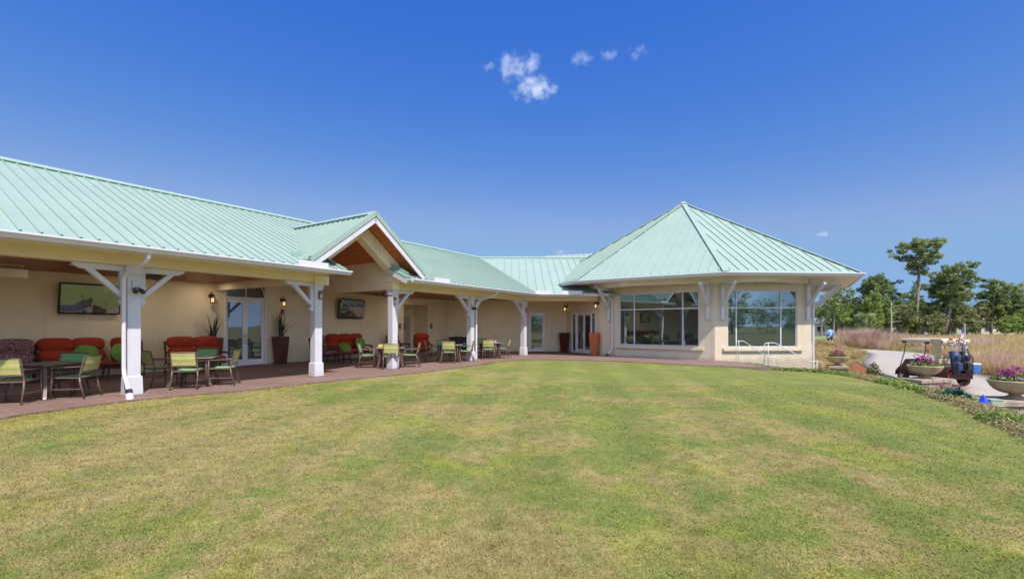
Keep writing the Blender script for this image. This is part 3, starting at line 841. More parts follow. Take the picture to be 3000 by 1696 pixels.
gt = MB(); gt.sweep(loc(eave), [(-.02,ZE-.13),(.06,ZE-.13),(.08,ZE-.09),(.11,ZE-.045),(.135,ZE-.035),(.135,ZE+.0),(.115,ZE+.0),(.115,ZE-.02),(-.02,ZE-.03)], closed=True)
gt.build('gutter', m_gutter, pav)
lerp = lambda A,B,t: [(a[0]+(b_[0]-a[0])*t, a[1]+(b_[1]-a[1])*t) for a,b_ in zip(A,B)]
def ring(mb, A, B, z0, z1):
    n = 8; vs = [(*p,z0) for p in A]+[(*p,z0) for p in B]+[(*p,z1) for p in A]+[(*p,z1) for p in B]; fs = []
    for i in range(n):
        j = (i+1) % n
        fs += [(i,j,n+j,n+i),(2*n+i,3*n+i,3*n+j,2*n+j),(i,2*n+i,2*n+j,j),(n+i,n+j,3*n+j,3*n+i)]
    mb.add(vs, fs)
sp_ = MB(); ring(sp_, loc(lerp(wallp,eave,-.02)), loc(lerp(wallp,eave,.985)), 3.575, 3.60); sp_.build('soffit', m_seal, pav)
pb = MB(); ring(pb, loc(lerp(wallp,eave,.52)), loc(lerp(wallp,eave,.64)), 3.37, 3.574); pb.build('purlin', m_seal, pav)
wp = MB()
F1, L1 = frame(wallp[0], wallp[1]); F2, L2 = frame(wallp[1], wallp[2])
T0 = Matrix.Translation(-P0)
W1 = (.81,4.68,.60,3.07); W2 = (.57,3.71,.60,3.06)
wall_boxes(wp, T0 @ F1, 0, L1, 3.574, .24, [W1], -.9)
wall_boxes(wp, T0 @ F2, 0, L2, 3.574, .24, [W2], -.9)
for i in range(2,8):
    Fi, Li = frame(wallp[i], wallp[(i+1)%8]); wall_boxes(wp, T0 @ Fi, 0, Li, 3.574, .24, [], -.9)
wp.build('wall', m_stucco, pav)
def big_window(Fm, w, vx, zt, par):
    m = T0 @ Fm; a0,a1,z0,z1 = w; f = MB(); t = .045; y0, y1 = .04, .12
    f.box(a0,a0+t,y0,y1,z0,z1,m); f.box(a1-t,a1,y0,y1,z0,z1,m); f.box(a0+t,a1-t,y0,y1,z1-t,z1,m); f.box(a0+t,a1-t,y0,y1,z0,z0+t,m)
    xs = [a0+t]+list(vx)+[a1-t]
    for v in vx: f.box(v-.024,v+.024,y0+.004,y1-.004,z0+t,z1-t,m)
    ed = [a0+t]
    for v in vx: ed += [v-.024, v+.024]
    ed.append(a1-t)
    for k in range(0,len(ed),2): f.box(ed[k],ed[k+1],y0+.008,y1-.008,zt-.024,zt+.024,m)
    o = f.build('window', m_trim, par)
    g = MB()
    for k in range(0,len(ed),2):
        for q0,q1 in ((z0+t,zt-.024),(zt+.024,z1-t)): g.box(ed[k],ed[k+1],.075,.09,q0,q1,m)
    g.build('pane', m_glass, o)
    s = MB(); s.box(a0-.22,a1+.22,-.10,.0,z0-.155,z0-.03,m); s.box(a0-.0,a1+.0,-.03,.045,z0-.03,z0,m); s.build('sill', m_stucco, o)
big_window(F1, W1, (L1*.298, L1*.737), 2.31, pav)
big_window(F2, W2, (.98, 2.99), 2.31, pav)
# brackets
def bracket(Fm, a, reach=1.05):
    m = T0 @ Fm; b = MB(); w = .055
    def pr(pts): b.prism([m @ Vector((a-w,y,z)) for y,z in pts], (m.to_3x3() @ Vector((2*w,0,0))))
    pr([(-.0,1.76),(-.0,3.36),(-.12,3.36),(-.12,1.80),(-.09,1.76)])
    pr([(-.12,3.25),(-.12,3.36),(-reach,3.36),(-reach-.06,3.25)])
    pr([(-.12,2.34),(-.12,2.50),(-reach+.14,3.25),(-reach-.02,3.25)])
    for y,z in ((-.06,1.98),(-.06,2.42),(-.06,3.22)):
        b.lathe([(.0,0),(.02,0),(.02,.01)],8)   # bolt head
        n = 24
        for k in range(len(b.v)-n, len(b.v)): p = Vector(b.v[k]); b.v[k] = tuple(m @ Vector((a-w-.004-p.z, y+p.x, z+p.y)))
    return b.build('bracket', m_trim, pav, bevel=.004)
bracket(F1,.28); bracket(F1,L1-.26); bracket(F2,.30); bracket(F2,L2-.22)
F3, L3 = frame(wallp[2], wallp[3])
for a in (.35,1.6,2.9,4.2): bracket(F3,a)
F8, L8 = frame(wallp[7], wallp[0])
p_ = lambda Fm,a,y,z: (T0 @ Fm) @ Vector((a,y,z))
dp = pipe([p_(F1,.05,-1.0,3.55),p_(F1,.06,-.9,3.4),p_(F1,.40,-.2,2.92),p_(F1,.47,-.07,2.78),p_(F1,.47,-.07,.42),p_(F1,.45,-.10,.32),p_(F1,.30,-.26,.08)], pav)
b = MB(); b.tube([p_(F1,.33,-.23,.12),p_(F1,.27,-.30,.03)], .06, 8); b.build('rubber_boot', m_black, dp)
pipe([p_(F3,.16,-.9,3.5),p_(F3,.14,-.4,3.2),p_(F3,.12,-.07,2.9),p_(F3,.12,-.07,-.5)], pav)
# ------------------------------------------------------------------ things fixed to the porch
def lantern(loc, rz, label):
    t = thing('wall_lantern', label, 'wall lamp', loc, rz, 'wall lanterns beside the glazed doors')
    b = MB(); b.lathe([(0,-.012),(.055,-.012),(.055,.012),(0,.012)],16); b.v = [(v[0], -v[2]-.012, v[1]*1.35+.06) for v in b.v]
    b.tube([(0,-.02,.06),(0,-.05,.14),(0,-.10,.20),(0,-.15,.21),(0,-.19,.17),(0,-.19,.12)], .010, 8)
    b.build('bracket_arm', m_black, t)
    b = MB(); b.lathe([(.105,.03),(.085,.05),(.045,.10),(.02,.115),(.0,.13)],6,(0,-.19,0)); b.lathe([(.0,.13),(.014,.13),(.0,.15)],6,(0,-.19,0))
    b.lathe([(.075,-.20),(.09,-.19),(.09,-.17),(.0,-.17)],6,(0,-.19,0))
    for k in range(6):
        g = math.pi*k/3; b.bar((.075*math.cos(g),-.19+.075*math.sin(g),-.18),(.09*math.cos(g),-.19+.09*math.sin(g),.035),.010,.010)
    b.build('cage', m_black, t)
    b = MB(); b.lathe([(.0,-.165),(.035,-.16),(.042,-.10),(.03,-.03),(0,-.01)],12,(0,-.19,0)); b.build('lamp_glass', m_lampglass, t, smooth=True)
    return t
ang_e = math.atan2(-3.9,1.46)
def on_entry(a, y, z): p = frame((3.21,27.5),(4.67,23.6))[0] @ Vector((a,y,z)); return p
lantern(W(4.02,5.695,2.52), RZ, 'black wall lantern before the porch french doors, nearer the red loveseat')
lantern(W(6.68,5.695,2.50), RZ, 'black wall lantern above the red fire alarm box')
lantern(on_entry(.16,-.005,2.60), ang_e, 'lit black lantern in the corner beside the entry doors')
lantern(on_entry(3.62,-.005,2.63), ang_e, 'black lantern over the planter, nearest the large pavilion window')

def tv(s, label):
    t = thing('television', label, 'television', W(s,5.70,2.30), RZ, 'wall mounted porch televisions')
    m = Matrix.Translation((0,-.20,0)) @ Matrix.Rotation(R(9),4,'X')
    b = MB(); b.rbox(1.42,.07,.90,.03,m); b.build('casing', m_black, t, smooth=True)
    b = MB(); b.box(-.665,.665,-.042,-.036,-.40,.405,m); b.build('screen', m_screen, t)
    b = MB(); b.box(-.15,.15,-.17,-.0,-.15,.15); b.build('wall_mount', m_black, t)
tv(.70, 'large wall television under clear cover above the three seat red sofa')
tv(9.95, 'tilted wall television above the red sofa seen between gable posts')

def fan(s, u, label, rot):
    t = thing('ceiling_fan', label, 'ceiling fan', W(s,u,3.03), RZ+rot, 'porch ceiling fans')
    b = MB(); b.lathe([(.0,0),(.07,0),(.06,-.05),(.018,-.06),(.018,-.18),(.05,-.19),(.12,-.22),(.13,-.28),(.09,-.33),(.0,-.35)],18); b.build('motor', m_bronze, t, smooth=True)
    for k in range(5):
        g = 2*math.pi*k/5; mm_ = Matrix.Rotation(g,4,'Z') @ Matrix.Translation((0,0,-.26)) @ Matrix.Rotation(R(10),4,'X')
        b = MB(); b.prism([mm_ @ Vector(p) for p in ((.12,-.03,0),(.24,-.065,0),(.74,-.075,0),(.78,0,0),(.74,.075,0),(.24,.065,0),(.12,.03,0))],(0,0,.008)); b.build('blade', m_darkwood, t)
fan(1.0,1.85,'dark ceiling fan behind the post with the swooping downspout',.3)
fan(8.75,2.0,'dark ceiling fan behind the post under the gable',.1)
t = thing('ceiling_heater','pale box heater hung under the wood ceiling above the patterned armchair','heater',W(-1.2,4.2,3.03),RZ)
b = MB(); b.box(-.32,.32,-.10,.10,-.30,-.12); b.taper(0,0,.6,.16,-.34,.64,.2,-.30); b.build('housing', m_seal, t, bevel=.01)
b = MB(); b.tube([(-.2,0,-.12),(-.2,0,0)],.012,6); b.tube([(.2,0,-.12),(.2,0,0)],.012,6); b.box(-.26,.26,-.03,.03,-.035,-.005); b.build('hanger', m_chrome, t)

def flood(s, u, z, label):
    t = thing('security_camera', label, 'camera', W(s,u,z), RZ, 'twin head security cameras on posts')
    b = MB(); b.box(-.075,.075,-.05,0,-.06,.10); b.build('junction_box', m_trim, t, bevel=.006)
    for sx in (-.05,.06):
        b = MB(); b.tube([(sx*.4,-.05,-.03),(sx,-.10,-.09)],.014,8); b.tube([(sx,-.06,-.075),(sx*1.2,-.16,-.13)],[.04,.048],12); b.build('camera_head', m_black, t, smooth=False)
flood(-.09,-.125,2.36,'twin black camera heads on the post beside the swooping downspout')
flood(11.70,-.125,2.36,'twin camera heads on the post with the short downspout, fourth from the lawn corner')
def sconce(s, u, z, label, ry=0):
    t = thing('post_light', label, 'light', W(s,u,z), RZ+ry, 'small bulkhead lights on porch posts')
    b = MB(); b.rbox(.11,.07,.26,.034,Matrix.Translation((0,-.035,0))); b.build('housing', m_bronze, t, smooth=True)
    b = MB(); b.rbox(.07,.05,.13,.024,Matrix.Translation((0,-.065,-.035))); b.build('lens', m_trim, t, smooth=True)
sconce(4.36,-.125,2.42,'dark bulkhead light on the post just before the gable opening')
sconce(7.28,-.125,2.38,'dark bulkhead light on the post under the gable corner')
sconce(16.14,-.145,2.30,'dark bulkhead light on the last post beside the staff door')
t = thing('fire_alarm','small red fire alarm box on the wall under a lantern','alarm',W(6.72,5.70,2.08),RZ)
b = MB(); b.box(-.07,.07,-.05,0,-.11,.11); b.build('housing', M('alarm_red',(.45,.015,.012),.4,.05,5), t, bevel=.006)
b = MB(); b.lathe([(0,-.01),(.03,-.01),(.03,.0)],12); b.v = [(v[0],-.05+v[2],v[1]-.06) for v in b.v]; b.build('strobe', m_trim, t)

m_sign = M('black_sign_plate',(.012,.011,.015),.4,.1,5)
def sign(loc, rz, label, fig):
    t = thing('restroom_sign', label, 'sign', loc, rz, 'restroom signs')
    b = MB(); b.box(-.085,.085,-.012,0,-.14,.14); b.build('plate', m_sign, t)
    b = MB(); b.lathe([(0,0),(.02,0)],12); b.v = [(v[0],-.0135,v[1]+.085) for v in b.v]
    body = [(-.03,.058),(.03,.058),(.045,-.0),(.02,-.0),(.018,-.06),(-.018,-.06),(-.02,0),(-.045,0)] if fig else [(-.03,.058),(.03,.058),(.032,-.0),(.018,-.06),(-.018,-.06),(-.032,0)]
    b.prism([(x,-.0135,z) for x,z in body],(0,.001,0)); b.box(-.055,.055,-.0135,-.0125,-.115,-.085)
    b.build('pictogram', m_trim, t)
sign(W(13.15,5.70,1.50), RZ, 'black restroom sign on the wall nearer the patterned armchair', 0)
sign(W(15.52,5.70,1.50), RZ, 'black restroom sign on the wall between recess and corner', 1)
sign(W(14.45,6.752,1.50), RZ, 'black restroom sign on the recessed door', 0)

# ------------------------------------------------------------------ porch furniture
def make_chair():
    t = thing('dining_chair', 'x', 'chair', (0,0,0), 0, 'green sling dining chairs on the porch')
    for sx in (-1,1):
        b = MB(); b.tube([(sx*.27,-.33,0),(sx*.265,-.25,.30),(sx*.262,-.235,.44)],.017,8); b.build('leg', m_bronze, t, smooth=True)
        b = MB(); b.tube([(sx*.28,.25,0),(sx*.275,.235,.42),(sx*.275,.235,.62)],.016,8); b.build('leg', m_bronze, t, smooth=True)
        b = MB(); b.bar((sx*.275,.265,.635),(sx*.268,-.27,.655),.042,.022); b.build('armrest', m_bronze, t, bevel=.005)
    b = MB()
    for sx in (-1,1):
        b.tube([(sx*.262,-.235,.44),(sx*.262,-.26,.58),(sx*.258,-.33,.86)],.017,8)
        b.bar((sx*.245,-.23,.425),(sx*.245,.245,.435),.022,.03)
        b.bar((sx*.27,-.26,.20),(sx*.275,.24,.20),.015,.02)
    b.tube([(-.258,-.33,.86),(0,-.345,.868),(.258,-.33,.86)],.016,8); b.tube([(-.262,-.27,.55),(0,-.285,.535),(.262,-.27,.55)],.013,8)
    b.bar((-.26,.235,.425),(.26,.235,.425),.022,.03); b.bar((-.25,-.235,.425),(.25,-.235,.425),.022,.03); b.bar((-.27,0,.20),(.27,0,.20),.015,.015)
    b.build('frame', m_bronze, t)
    # slings: green towards the sitter, olive behind
    b = MB(); n = 8
    for layer, dz in ((0,.0),(1,-.010)):
        b.cur = layer
        vs = [( -.235+.47*i/4, -.22+.455*j/n, .447+dz-.022*math.sin(math.pi*i/4)*(.6+.4*math.sin(math.pi*j/n))+.012*(j/n)**3) for j in range(n+1) for i in range(5)]
        b.add(vs, [((j*5+i),(j*5+i+1),((j+1)*5+i+1),((j+1)*5+i)) for j in range(n) for i in range(4)])
    b.build('seat', [m_sling_in, m_sling_out], t, smooth=True)
    b = MB()
    for layer, dy in ((0,.0),(1,-.012)):
        b.cur = layer
        vs = []
        for j in range(n+1):
            f_ = j/n; z = .565+.285*f_
            for i in range(5):
                sag = .020*math.sin(math.pi*i/4)
                crease = .012 if j == n//2 else 0
                vs.append((-.24+.48*i/4, -.262-.068*f_-sag+dy-crease, z))
        b.add(vs, [((j*5+i),(j*5+i+1),((j+1)*5+i+1),((j+1)*5+i)) for j in range(n) for i in range(4)])
    b.build('backrest', [m_sling_in, m_sling_out], t, smooth=True)
    return t
chair0 = reg(make_chair()); FZ = .027
first = [True]
def chair(x, y, fx, fy, label):
    rz = face(fx, fy)
    if first[0]:
        chair0.location = (x,y,FZ); chair0.rotation_euler = (0,0,rz); chair0['label'] = label; first[0] = False; return chair0
    return dup(chair0, (x,y,FZ), rz, label)
def make_table():
    t = thing('patio_table', 'x', 'table', (0,0,0), 0, 'square dark patio tables')
    b = MB(); b.rbox(1.02,1.02,.035,.017,Matrix.Translation((0,0,.695))); b.build('tabletop', M('slatted_grey_brown_top',(.15,.115,.10),.5,.2,10), t)
    b = MB()
    for sx in (-1,1): b.bar((sx*.40,-.40,.655),(sx*.40,.40,.655),.025,.05); b.bar((-.40,sx*.40,.655),(.40,sx*.40,.655),.025,.05)
    b.build('apron', m_bronze, t)
    for sx in (-1,1):
        for sy in (-1,1):
            b = MB(); pts = [(.40,.67),(.385,.5),(.37,.36),(.385,.2),(.43,.05),(.45,0)]
            for (a,z),(c,z2) in zip(pts[:-1],pts[1:]): b.bar((sx*a,sy*a,z),(sx*c,sy*c,z2),.055,.055,(sx,-sy,0))
            b.build('leg', m_bronze, t)
    return t
tab0 = reg(make_table()); ftab = [True]
def table(x, y, a, label):
    if ftab[0]:
        tab0.location = (x,y,FZ); tab0.rotation_euler = (0,0,R(a)); tab0['label'] = label; ftab[0] = False; return tab0
    return dup(tab0, (x,y,FZ), R(a), label)
# group by the patterned armchair
table(-9.72,9.82,-6,'dark patio table nearest the patterned armchair')
chair(-9.56,9.00,-.30,.95,'nearest chair of all, back to the lawn, at the table by the patterned armchair')
chair(-9.08,9.72,-.98,-.20,'chair beside the swooping downspout post, side on to the nearest table')
chair(-10.02,10.50,.3,-.95,'chair facing the lawn in front of the three seat red sofa')
# group by the loveseat
table(-7.98,11.78,18,'dark patio table in front of the red loveseat')
chair(-7.70,11.15,-.25,.97,'chair with its back to the lawn before the red loveseat')
chair(-7.30,11.80,-.95,-.30,'chair nearest the glazed french doors, turned sideways')
chair(-8.28,12.48,.2,-.98,'chair facing the lawn directly in front of the red loveseat')
chair(-8.86,11.78,.48,.88,'chair just behind the downspout post, angled towards the loveseat table')
# group behind the gable post
table(-4.42,17.05,12,'dark patio table behind the gable post, yellow box on it')
chair(-5.16,16.78,.98,.15,'chair with sunlit side, facing the table with the yellow box')
chair(-4.22,16.38,-.2,.98,'chair half hidden by the gable post')
chair(-4.62,17.72,.1,-1,'chair facing the lawn behind the table with the yellow box')
chair(-3.70,17.06,-.97,-.10,'chair on the far side of the gable post, facing it')
# group by the serving counter
table(-2.58,19.62,5,'dark patio table in front of the black serving counter')
chair(-2.52,18.92,.02,1,'chair with its back to the lawn before the black serving counter')
chair(-3.28,19.38,.98,.1,'shaded chair between red recliner and the table by the black counter')
chair(-1.93,19.72,-.98,.0,'chair against the fourth post, facing the table by the counter')
chair(-2.95,20.32,.25,-.97,'chair facing the lawn beside the black serving counter')
# group by the blank wall
table(-1.02,22.0,8,'dark patio table farthest along the porch, by the blank wall')
chair(-1.04,21.30,.05,1,'chair with its back to the lawn at the farthest table')
chair(-.42,21.86,-.95,.20,'lone chair on the staff door side of the farthest table')
chair(-1.45,22.62,.2,-1,'chair facing the lawn at the farthest table, by the blank wall')
chair(-1.72,21.86,.97,.1,'chair hidden behind the fourth post at the farthest table')

m_yel = M('yellow_plastic',(.60,.38,.05),.5,.1,6)
t = thing('condiment_box','yellow box lying on the table behind the gable post','box',(-4.72,16.86,FZ+.713),R(12))
b = MB(); b.box(-.11,.11,-.07,.07,0,.055); b.build('tray', m_yel, t, bevel=.008)
b = MB(); b.rbox(.20,.12,.05,.02,Matrix.Translation((0,0,.08))); b.build('lid', M('pale_yellow_lid',(.62,.47,.16),.5,.1,6), t, smooth=True)
def caddy(x, y, label):
    t = thing('napkin_caddy', label, 'caddy', (x,y,FZ+.713), .4, 'napkin caddies on far tables')
    b = MB(); b.box(-.07,.07,-.04,.04,0,.02); b.box(-.07,-.06,-.04,.04,.02,.10); b.box(.06,.07,-.04,.04,.02,.10); b.build('holder', m_chrome, t)
    b = MB(); b.box(-.055,.055,-.035,.035,.02,.09); b.build('napkins', m_trim, t)
caddy(-2.8,19.5,'napkin caddy on the table before the black counter'); caddy(-.80,21.8,'napkin caddy on the farthest table')

def seat_unit(par_f, par, m, cushion, w=.64, arms=(1,1), tall=.66, fab=None):
    """one seat: cushions added as parts of par, frame shapes into par_f; +Y is the front"""
    for nm, sx, sy, sz, mat4, pf in (('seat_cushion',w-.02,.60,.17,Matrix.Translation((0,.06,.40)),.02),
                                  ('back_cushion',w-.01,.18,tall*.5,Matrix.Translation((0,-.22,.47+tall*.25)) @ Matrix.Rotation(R(14),4,'X'),.03),
                                  ('back_cushion',w-.01,.18,tall*.5,Matrix.Translation((0,-.30,.47+tall*.74)) @ Matrix.Rotation(R(14),4,'X'),.035)):
        b = MB(); b.rbox(sx,sy,sz,.07,m @ mat4,puff=pf); b.build(nm, cushion, par, smooth=True)
    f = par_f
    for sx in (-1,1):
        f.bar(m @ Vector((sx*w/2*.93,-.30,.27)), m @ Vector((sx*w/2*.93,.34,.29)),.04,.06)
    f.bar(m @ Vector((-w/2,.33,.29)), m @ Vector((w/2,.33,.29)),.05,.07); f.bar(m @ Vector((-w/2,-.30,.27)), m @ Vector((w/2,-.30,.27)),.05,.07)
    f.bar(m @ Vector((-w/2,-.40,.30)), m @ Vector((-w/2,-.52,1.0)),.04,.04); f.bar(m @ Vector((w/2,-.40,.30)), m @ Vector((w/2,-.52,1.0)),.04,.04)
    f.bar(m @ Vector((-w/2,-.51,.94)), m @ Vector((w/2,-.51,.94)),.04,.05)
def arm(par, m, x):
    b = MB(); b.tube([m @ Vector(p) for p in ((x,-.46,.78),(x,-.30,.66),(x,-.05,.60),(x,.25,.60),(x,.40,.585),(x,.43,.55))],[.022,.028,.032,.034,.034,.02],8)
    b.tube([m @ Vector(p) for p in ((x,.34,.58),(x,.36,.3),(x,.35,.0))],.024,8); b.build('armrest', m_darkwood, par, smooth=True)
def leg(par, m, x, y):
    b = MB(); b.tube([m @ Vector((x,y,.28)), m @ Vector((x,y*1.05,0))],.022,8); b.build('leg', m_darkwood, par, smooth=True)
def sofa(name, cat, label, s, u, n, cushion=m_red, rz=RZ+math.pi, group=None, bent=False, w=.66, pos=None):
    t = thing(name, label, cat, pos if pos else W(s,u,FZ), rz, group)
    f = MB()
    for k in range(n):
        x = (k-(n-1)/2)*w; m = Matrix.Translation((x,0,0))
        if bent and k == 0: m = Matrix.Translation((x-.02,.16,0)) @ Matrix.Rotation(R(-24),4,'Z')
        seat_unit(f, t, m, cushion, w)
    f.build('frame', m_darkwood, t)
    I = Matrix.Identity(4); X = n*w/2+.04
    ml = Matrix.Translation((-.0,.10,0)) @ I if bent else I
    arm(t, ml, -X); arm(t, I, X); leg(t, ml, -X, -.40); leg(t, I, X, -.40)
    return t
sofa('sofa','sofa','long red three seat sofa under the larger television', .60, 5.05, 3, bent=True, w=.70)
sofa('loveseat','sofa','red two seat sofa beside the tall snake plant planter', 3.12, 4.50, 2, w=.74)
sofa('sofa','sofa','red three seat sofa under the tilted television with two green pillows', 9.45, 5.05, 3, w=.62)
sofa('armchair','armchair','mauve damask armchair beside the long red sofa', -.95, 4.85, 1, m_damask, w=.72)
m_dusk = M('dusty_mauve_cushion',(.24,.09,.085),.85,.2,6)
sofa('armchair','armchair','plain dusty mauve armchair seen side on behind the second post', 7.75, 4.35, 1, m_dusk, rz=RZ-math.pi/2, w=.66)
sofa('armchair','armchair','mauve damask armchair peeping out behind the gable post', 12.3, 4.9, 1, m_damask, rz=RZ+math.pi+.2, w=.66)
sofa('armchair','armchair','tall red recliner in front of the restroom door', 12.45, 3.45, 1, m_red, rz=face(.35,-.94), w=.68)
def pillow(s, u, z, rx, ry, rz, label):
    p = W(s,u,z); b = MB(); m = Matrix.Rotation(RZ+rz,4,'Z') @ Matrix.Rotation(rx,4,'X') @ Matrix.Rotation(ry,4,'Y')
    b.rbox(.44,.10,.42,.045,m,puff=.05); o = b.build('throw_pillow', m_green, smooth=True); o.location = p
    tag(o, label, 'pillow', 'green throw pillows on red sofas')
pillow(.45,4.93,.72,R(-16),R(8),0,'green pillow leaning in the middle of the long red sofa')
pillow(1.15,4.70,.72,R(-16),R(45),R(20),'green pillow standing on its corner behind the downspout post')
pillow(9.05,4.80,.60,R(-50),R(6),0,'green pillow lying flat on the sofa under the tilted television')
pillow(9.98,4.93,.73,R(-18),R(10),0,'green pillow upright at the end of the far red sofa')
def low_table(s, u, label, w=.9, d=.55, round_=False, rz=0):
    t = thing('coffee_table', label, 'table', W(s,u,FZ), RZ+rz, 'low porch tables')
    b = MB()
    if round_: b.lathe([(0,.40),(.36,.40),(.38,.41),(.38,.435),(.0,.44)],24)
    else: b.rbox(w,d,.035,.017,Matrix.Translation((0,0,.45)))
    b.build('tabletop', m_darkwood, t)
    for sx in (-1,1):
        for sy in (-1,1):
            b = MB(); a = .22 if round_ else w/2-.07; c = .22 if round_ else d/2-.06
            b.tube([(sx*a*.8,sy*c*.8,.42),(sx*a,sy*c,0)],.022,8); b.build('leg', m_darkwood, t)
low_table(.95,4.0,'low dark coffee table in front of the long red sofa')
low_table(7.75,3.25,'round dark side table next to the dusty mauve armchair',round_=True)
t = thing('seat_pad','round dusty red pad on the dark side table','cushion',W(7.85,3.2,FZ+.437),0)
b = MB(); b.lathe([(0,0),(.17,0),(.19,.03),(.17,.06),(0,.07)],20); b.build('pad', M('dusty_red_pad',(.33,.09,.075),.8,.15,8), t, smooth=True)

# serving counter with glass carafes
t = thing('serving_counter','black covered serving counter against the blank wall','counter',(-3.02,27.02,FZ),0)
b = MB(); b.rbox(1.15,.62,.80,.05,Matrix.Translation((0,0,.42))); b.build('body', m_black, t, smooth=True)
b = MB(); b.rbox(1.22,.68,.05,.02,Matrix.Translation((0,0,.84))); b.build('countertop', m_black, t, smooth=True)
b = MB(); b.lathe([(0,0),(.05,0),(.05,.012),(0,.012)],14); b.v = [(v[0]+.30,-.312-v[2],v[1]+.50) for v in b.v]; b.build('dial', m_chrome, t)
for k, x in enumerate((-3.22,-2.98)):
    t = thing('carafe',['glass carafe on the counter nearer the corner','glass carafe on the counter nearer the fourth post'][k],'carafe',(x,26.95,FZ+.866),0,'carafes on the black counter')
    b = MB(); b.lathe([(0,0),(.05,0),(.055,.06),(.03,.12),(.035,.15)],12); b.build('glass', m_chrome, t, smooth=True)
    b = MB(); b.lathe([(.036,.15),(.036,.17),(0,.175)],12); b.build('stopper', m_black, t)

# planters
def planter(x, y, rz, label, plant, mat=m_planter, h=1.07, w=.47):
    t = thing('tall_planter', label, 'planter', (x,y,FZ), rz, 'tall square glazed planters')
    b = MB(); b.taper(0,0,w*.70,w*.70,0,w,w,h-.05); b.taper(0,0,w,w,h-.05,w,w,h); b.build('pot', mat, t, bevel=.012)
    b = MB(); b.box(-w*.42,w*.42,-w*.42,w*.42,h-.02,h+.004); b.build('soil', m_mulch, t)
    if plant:
        r_ = random.Random(int(x*100)); V=[]; F=[]; T=[]
        b = MB()
        for k in range(17):
            g = r_.uniform(0,6.28); rr = r_.uniform(0,.13); hh = r_.uniform(.5,.98); lean = r_.uniform(.02,.22) if k < 13 else r_.uniform(.35,.6)
            if k >= 13: hh *= .7
            bx, by = rr*math.cos(g), rr*math.sin(g); px_, py_ = -math.sin(g), math.cos(g); prev = None
            vs = []
            for q in range(6):
                f_ = q/5; wd = .032*(1-f_**2.2)+.002; off = lean*f_**1.6
                cx, cy, cz = bx+math.cos(g)*off, by+math.sin(g)*off, h+hh*f_*(1-.25*lean*f_)
                vs += [(cx-px_*wd,cy-py_*wd,cz),(cx+math.cos(g)*.008,cy+math.sin(g)*.008,cz),(cx+px_*wd,cy+py_*wd,cz)]
            b.add(vs, [(3*q+i,3*q+i+1,3*q+4+i,3*q+3+i) for q in range(5) for i in range(2)])
        b.build('leaves', m_snake, t)
    return t
p = W(4.0,5.40); planter(p.x,p.y,RZ,'oxblood planter with snake plant behind the red loveseat',True)
p = W(6.46,5.38); planter(p.x,p.y,RZ,'oxblood planter with snake plant under the fire alarm',True)
p = on_entry(.22,-.42,0); planter(p.x+.14,p.y-.05,ang_e+.5,'empty dark oxblood planter in the corner beside the entry doors',False,h=1.10,w=.45)
p = on_entry(3.75,-.34,0); planter(p.x,p.y,ang_e+.75,'empty terracotta planter at the sunny side of the entry doors',False,M('terracotta_glaze',(.42,.10,.03),.4,.18,5,.15,25),h=1.14,w=.46)

# ------------------------------------------------------------------ steps and handrails at the pavilion
t = thing('entry_steps','short flight of paved steps between the two white handrails','steps',(9.42,18.15,0),0)
b = MB()
for k in range(4): b.box(.0+k*.36,.36+k*.36,-1.15,1.15,-.85,-.165*(k)-.14)
b.build('treads', m_pave, t)
def rail(y, label):
    t = thing('handrail', label, 'handrail', (9.2,y,0), 0, 'white tubular handrails of the steps')
    r = .0145
    if y > 18: t.scale = (.80,1,1)
    top = [(.0,0,.02),(.0,0,.80),(.03,0,.87),(.10,0,.90),(.36,0,.90)]
    def path(pts, nm='rail'):
        b = MB(); b.tube(pts, r, 10); b.build(nm, m_trim, t, smooth=True)
    path(top+[(.42,0,.88),(1.60,0,.245),(1.68,0,.22),(2.02,0,.22),(2.09,0,.19),(2.12,0,.12),(2.12,0,-.62)])
    path([(.14,0,.90),(.14,0,.02)],'post'); path([(1.92,0,.22),(1.92,0,-.62)],'post')
    b = MB(); b.tube([(0,0,.10),(.14,0,.10)],r*.8,8); b.tube([(1.92,0,-.30),(2.12,0,-.30)],r*.8,8); b.build('crossbar', m_trim, t)
rail(19.2,'white tube handrail close against the pavilion wall'); rail(17.05,'white tube handrail on the lawn side of the steps')

# ------------------------------------------------------------------ leaves
def quads_cloud(centres, rx, rz, m, size, r, flat=0.0, elong=1.0):
    """m leaves round each centre: returns verts, faces, tint"""
    C = np.repeat(np.asarray(centres, float), m, 0); n = len(C)
    d = r.normal(size=(n,3)); d /= np.linalg.norm(d,axis=1)[:,None]
    rad = r.uniform(.35,1.0,n)**.6
    rxa = np.repeat(np.broadcast_to(np.asarray(rx,float),(len(centres),)), m); rza = np.repeat(np.broadcast_to(np.asarray(rz,float),(len(centres),)), m)
    P = C + d*rad[:,None]*np.stack([rxa,rxa,rza],-1)
    nrm = d*.6 + r.normal(size=(n,3))*.8 + np.array([0,0,.5+flat]); nrm /= np.linalg.norm(nrm,axis=1)[:,None]
    a = np.cross(nrm, r.normal(size=(n,3))); a /= np.linalg.norm(a,axis=1)[:,None]; b = np.cross(nrm,a)
    s = (size*r.uniform(.6,1.35,n))[:,None]
    V = np.stack([P-a*s*elong, P-b*s*.55, P+a*s*elong, P+b*s*.55],1).reshape(-1,3)
    F = np.arange(4*n).reshape(n,4)
    ct = np.repeat(r.uniform(0,1,len(centres)), m)
    T = np.repeat(np.clip(.55*ct+.45*r.uniform(0,1,n),0,1),4)
    return V, F, T
def merge(parts):
    V=[];F=[];T=[];o=0
    for v,f,t in parts: V.append(v);F.append(f+o);T.append(t);o+=len(v)
    return np.concatenate(V),np.concatenate(F),np.concatenate(T)
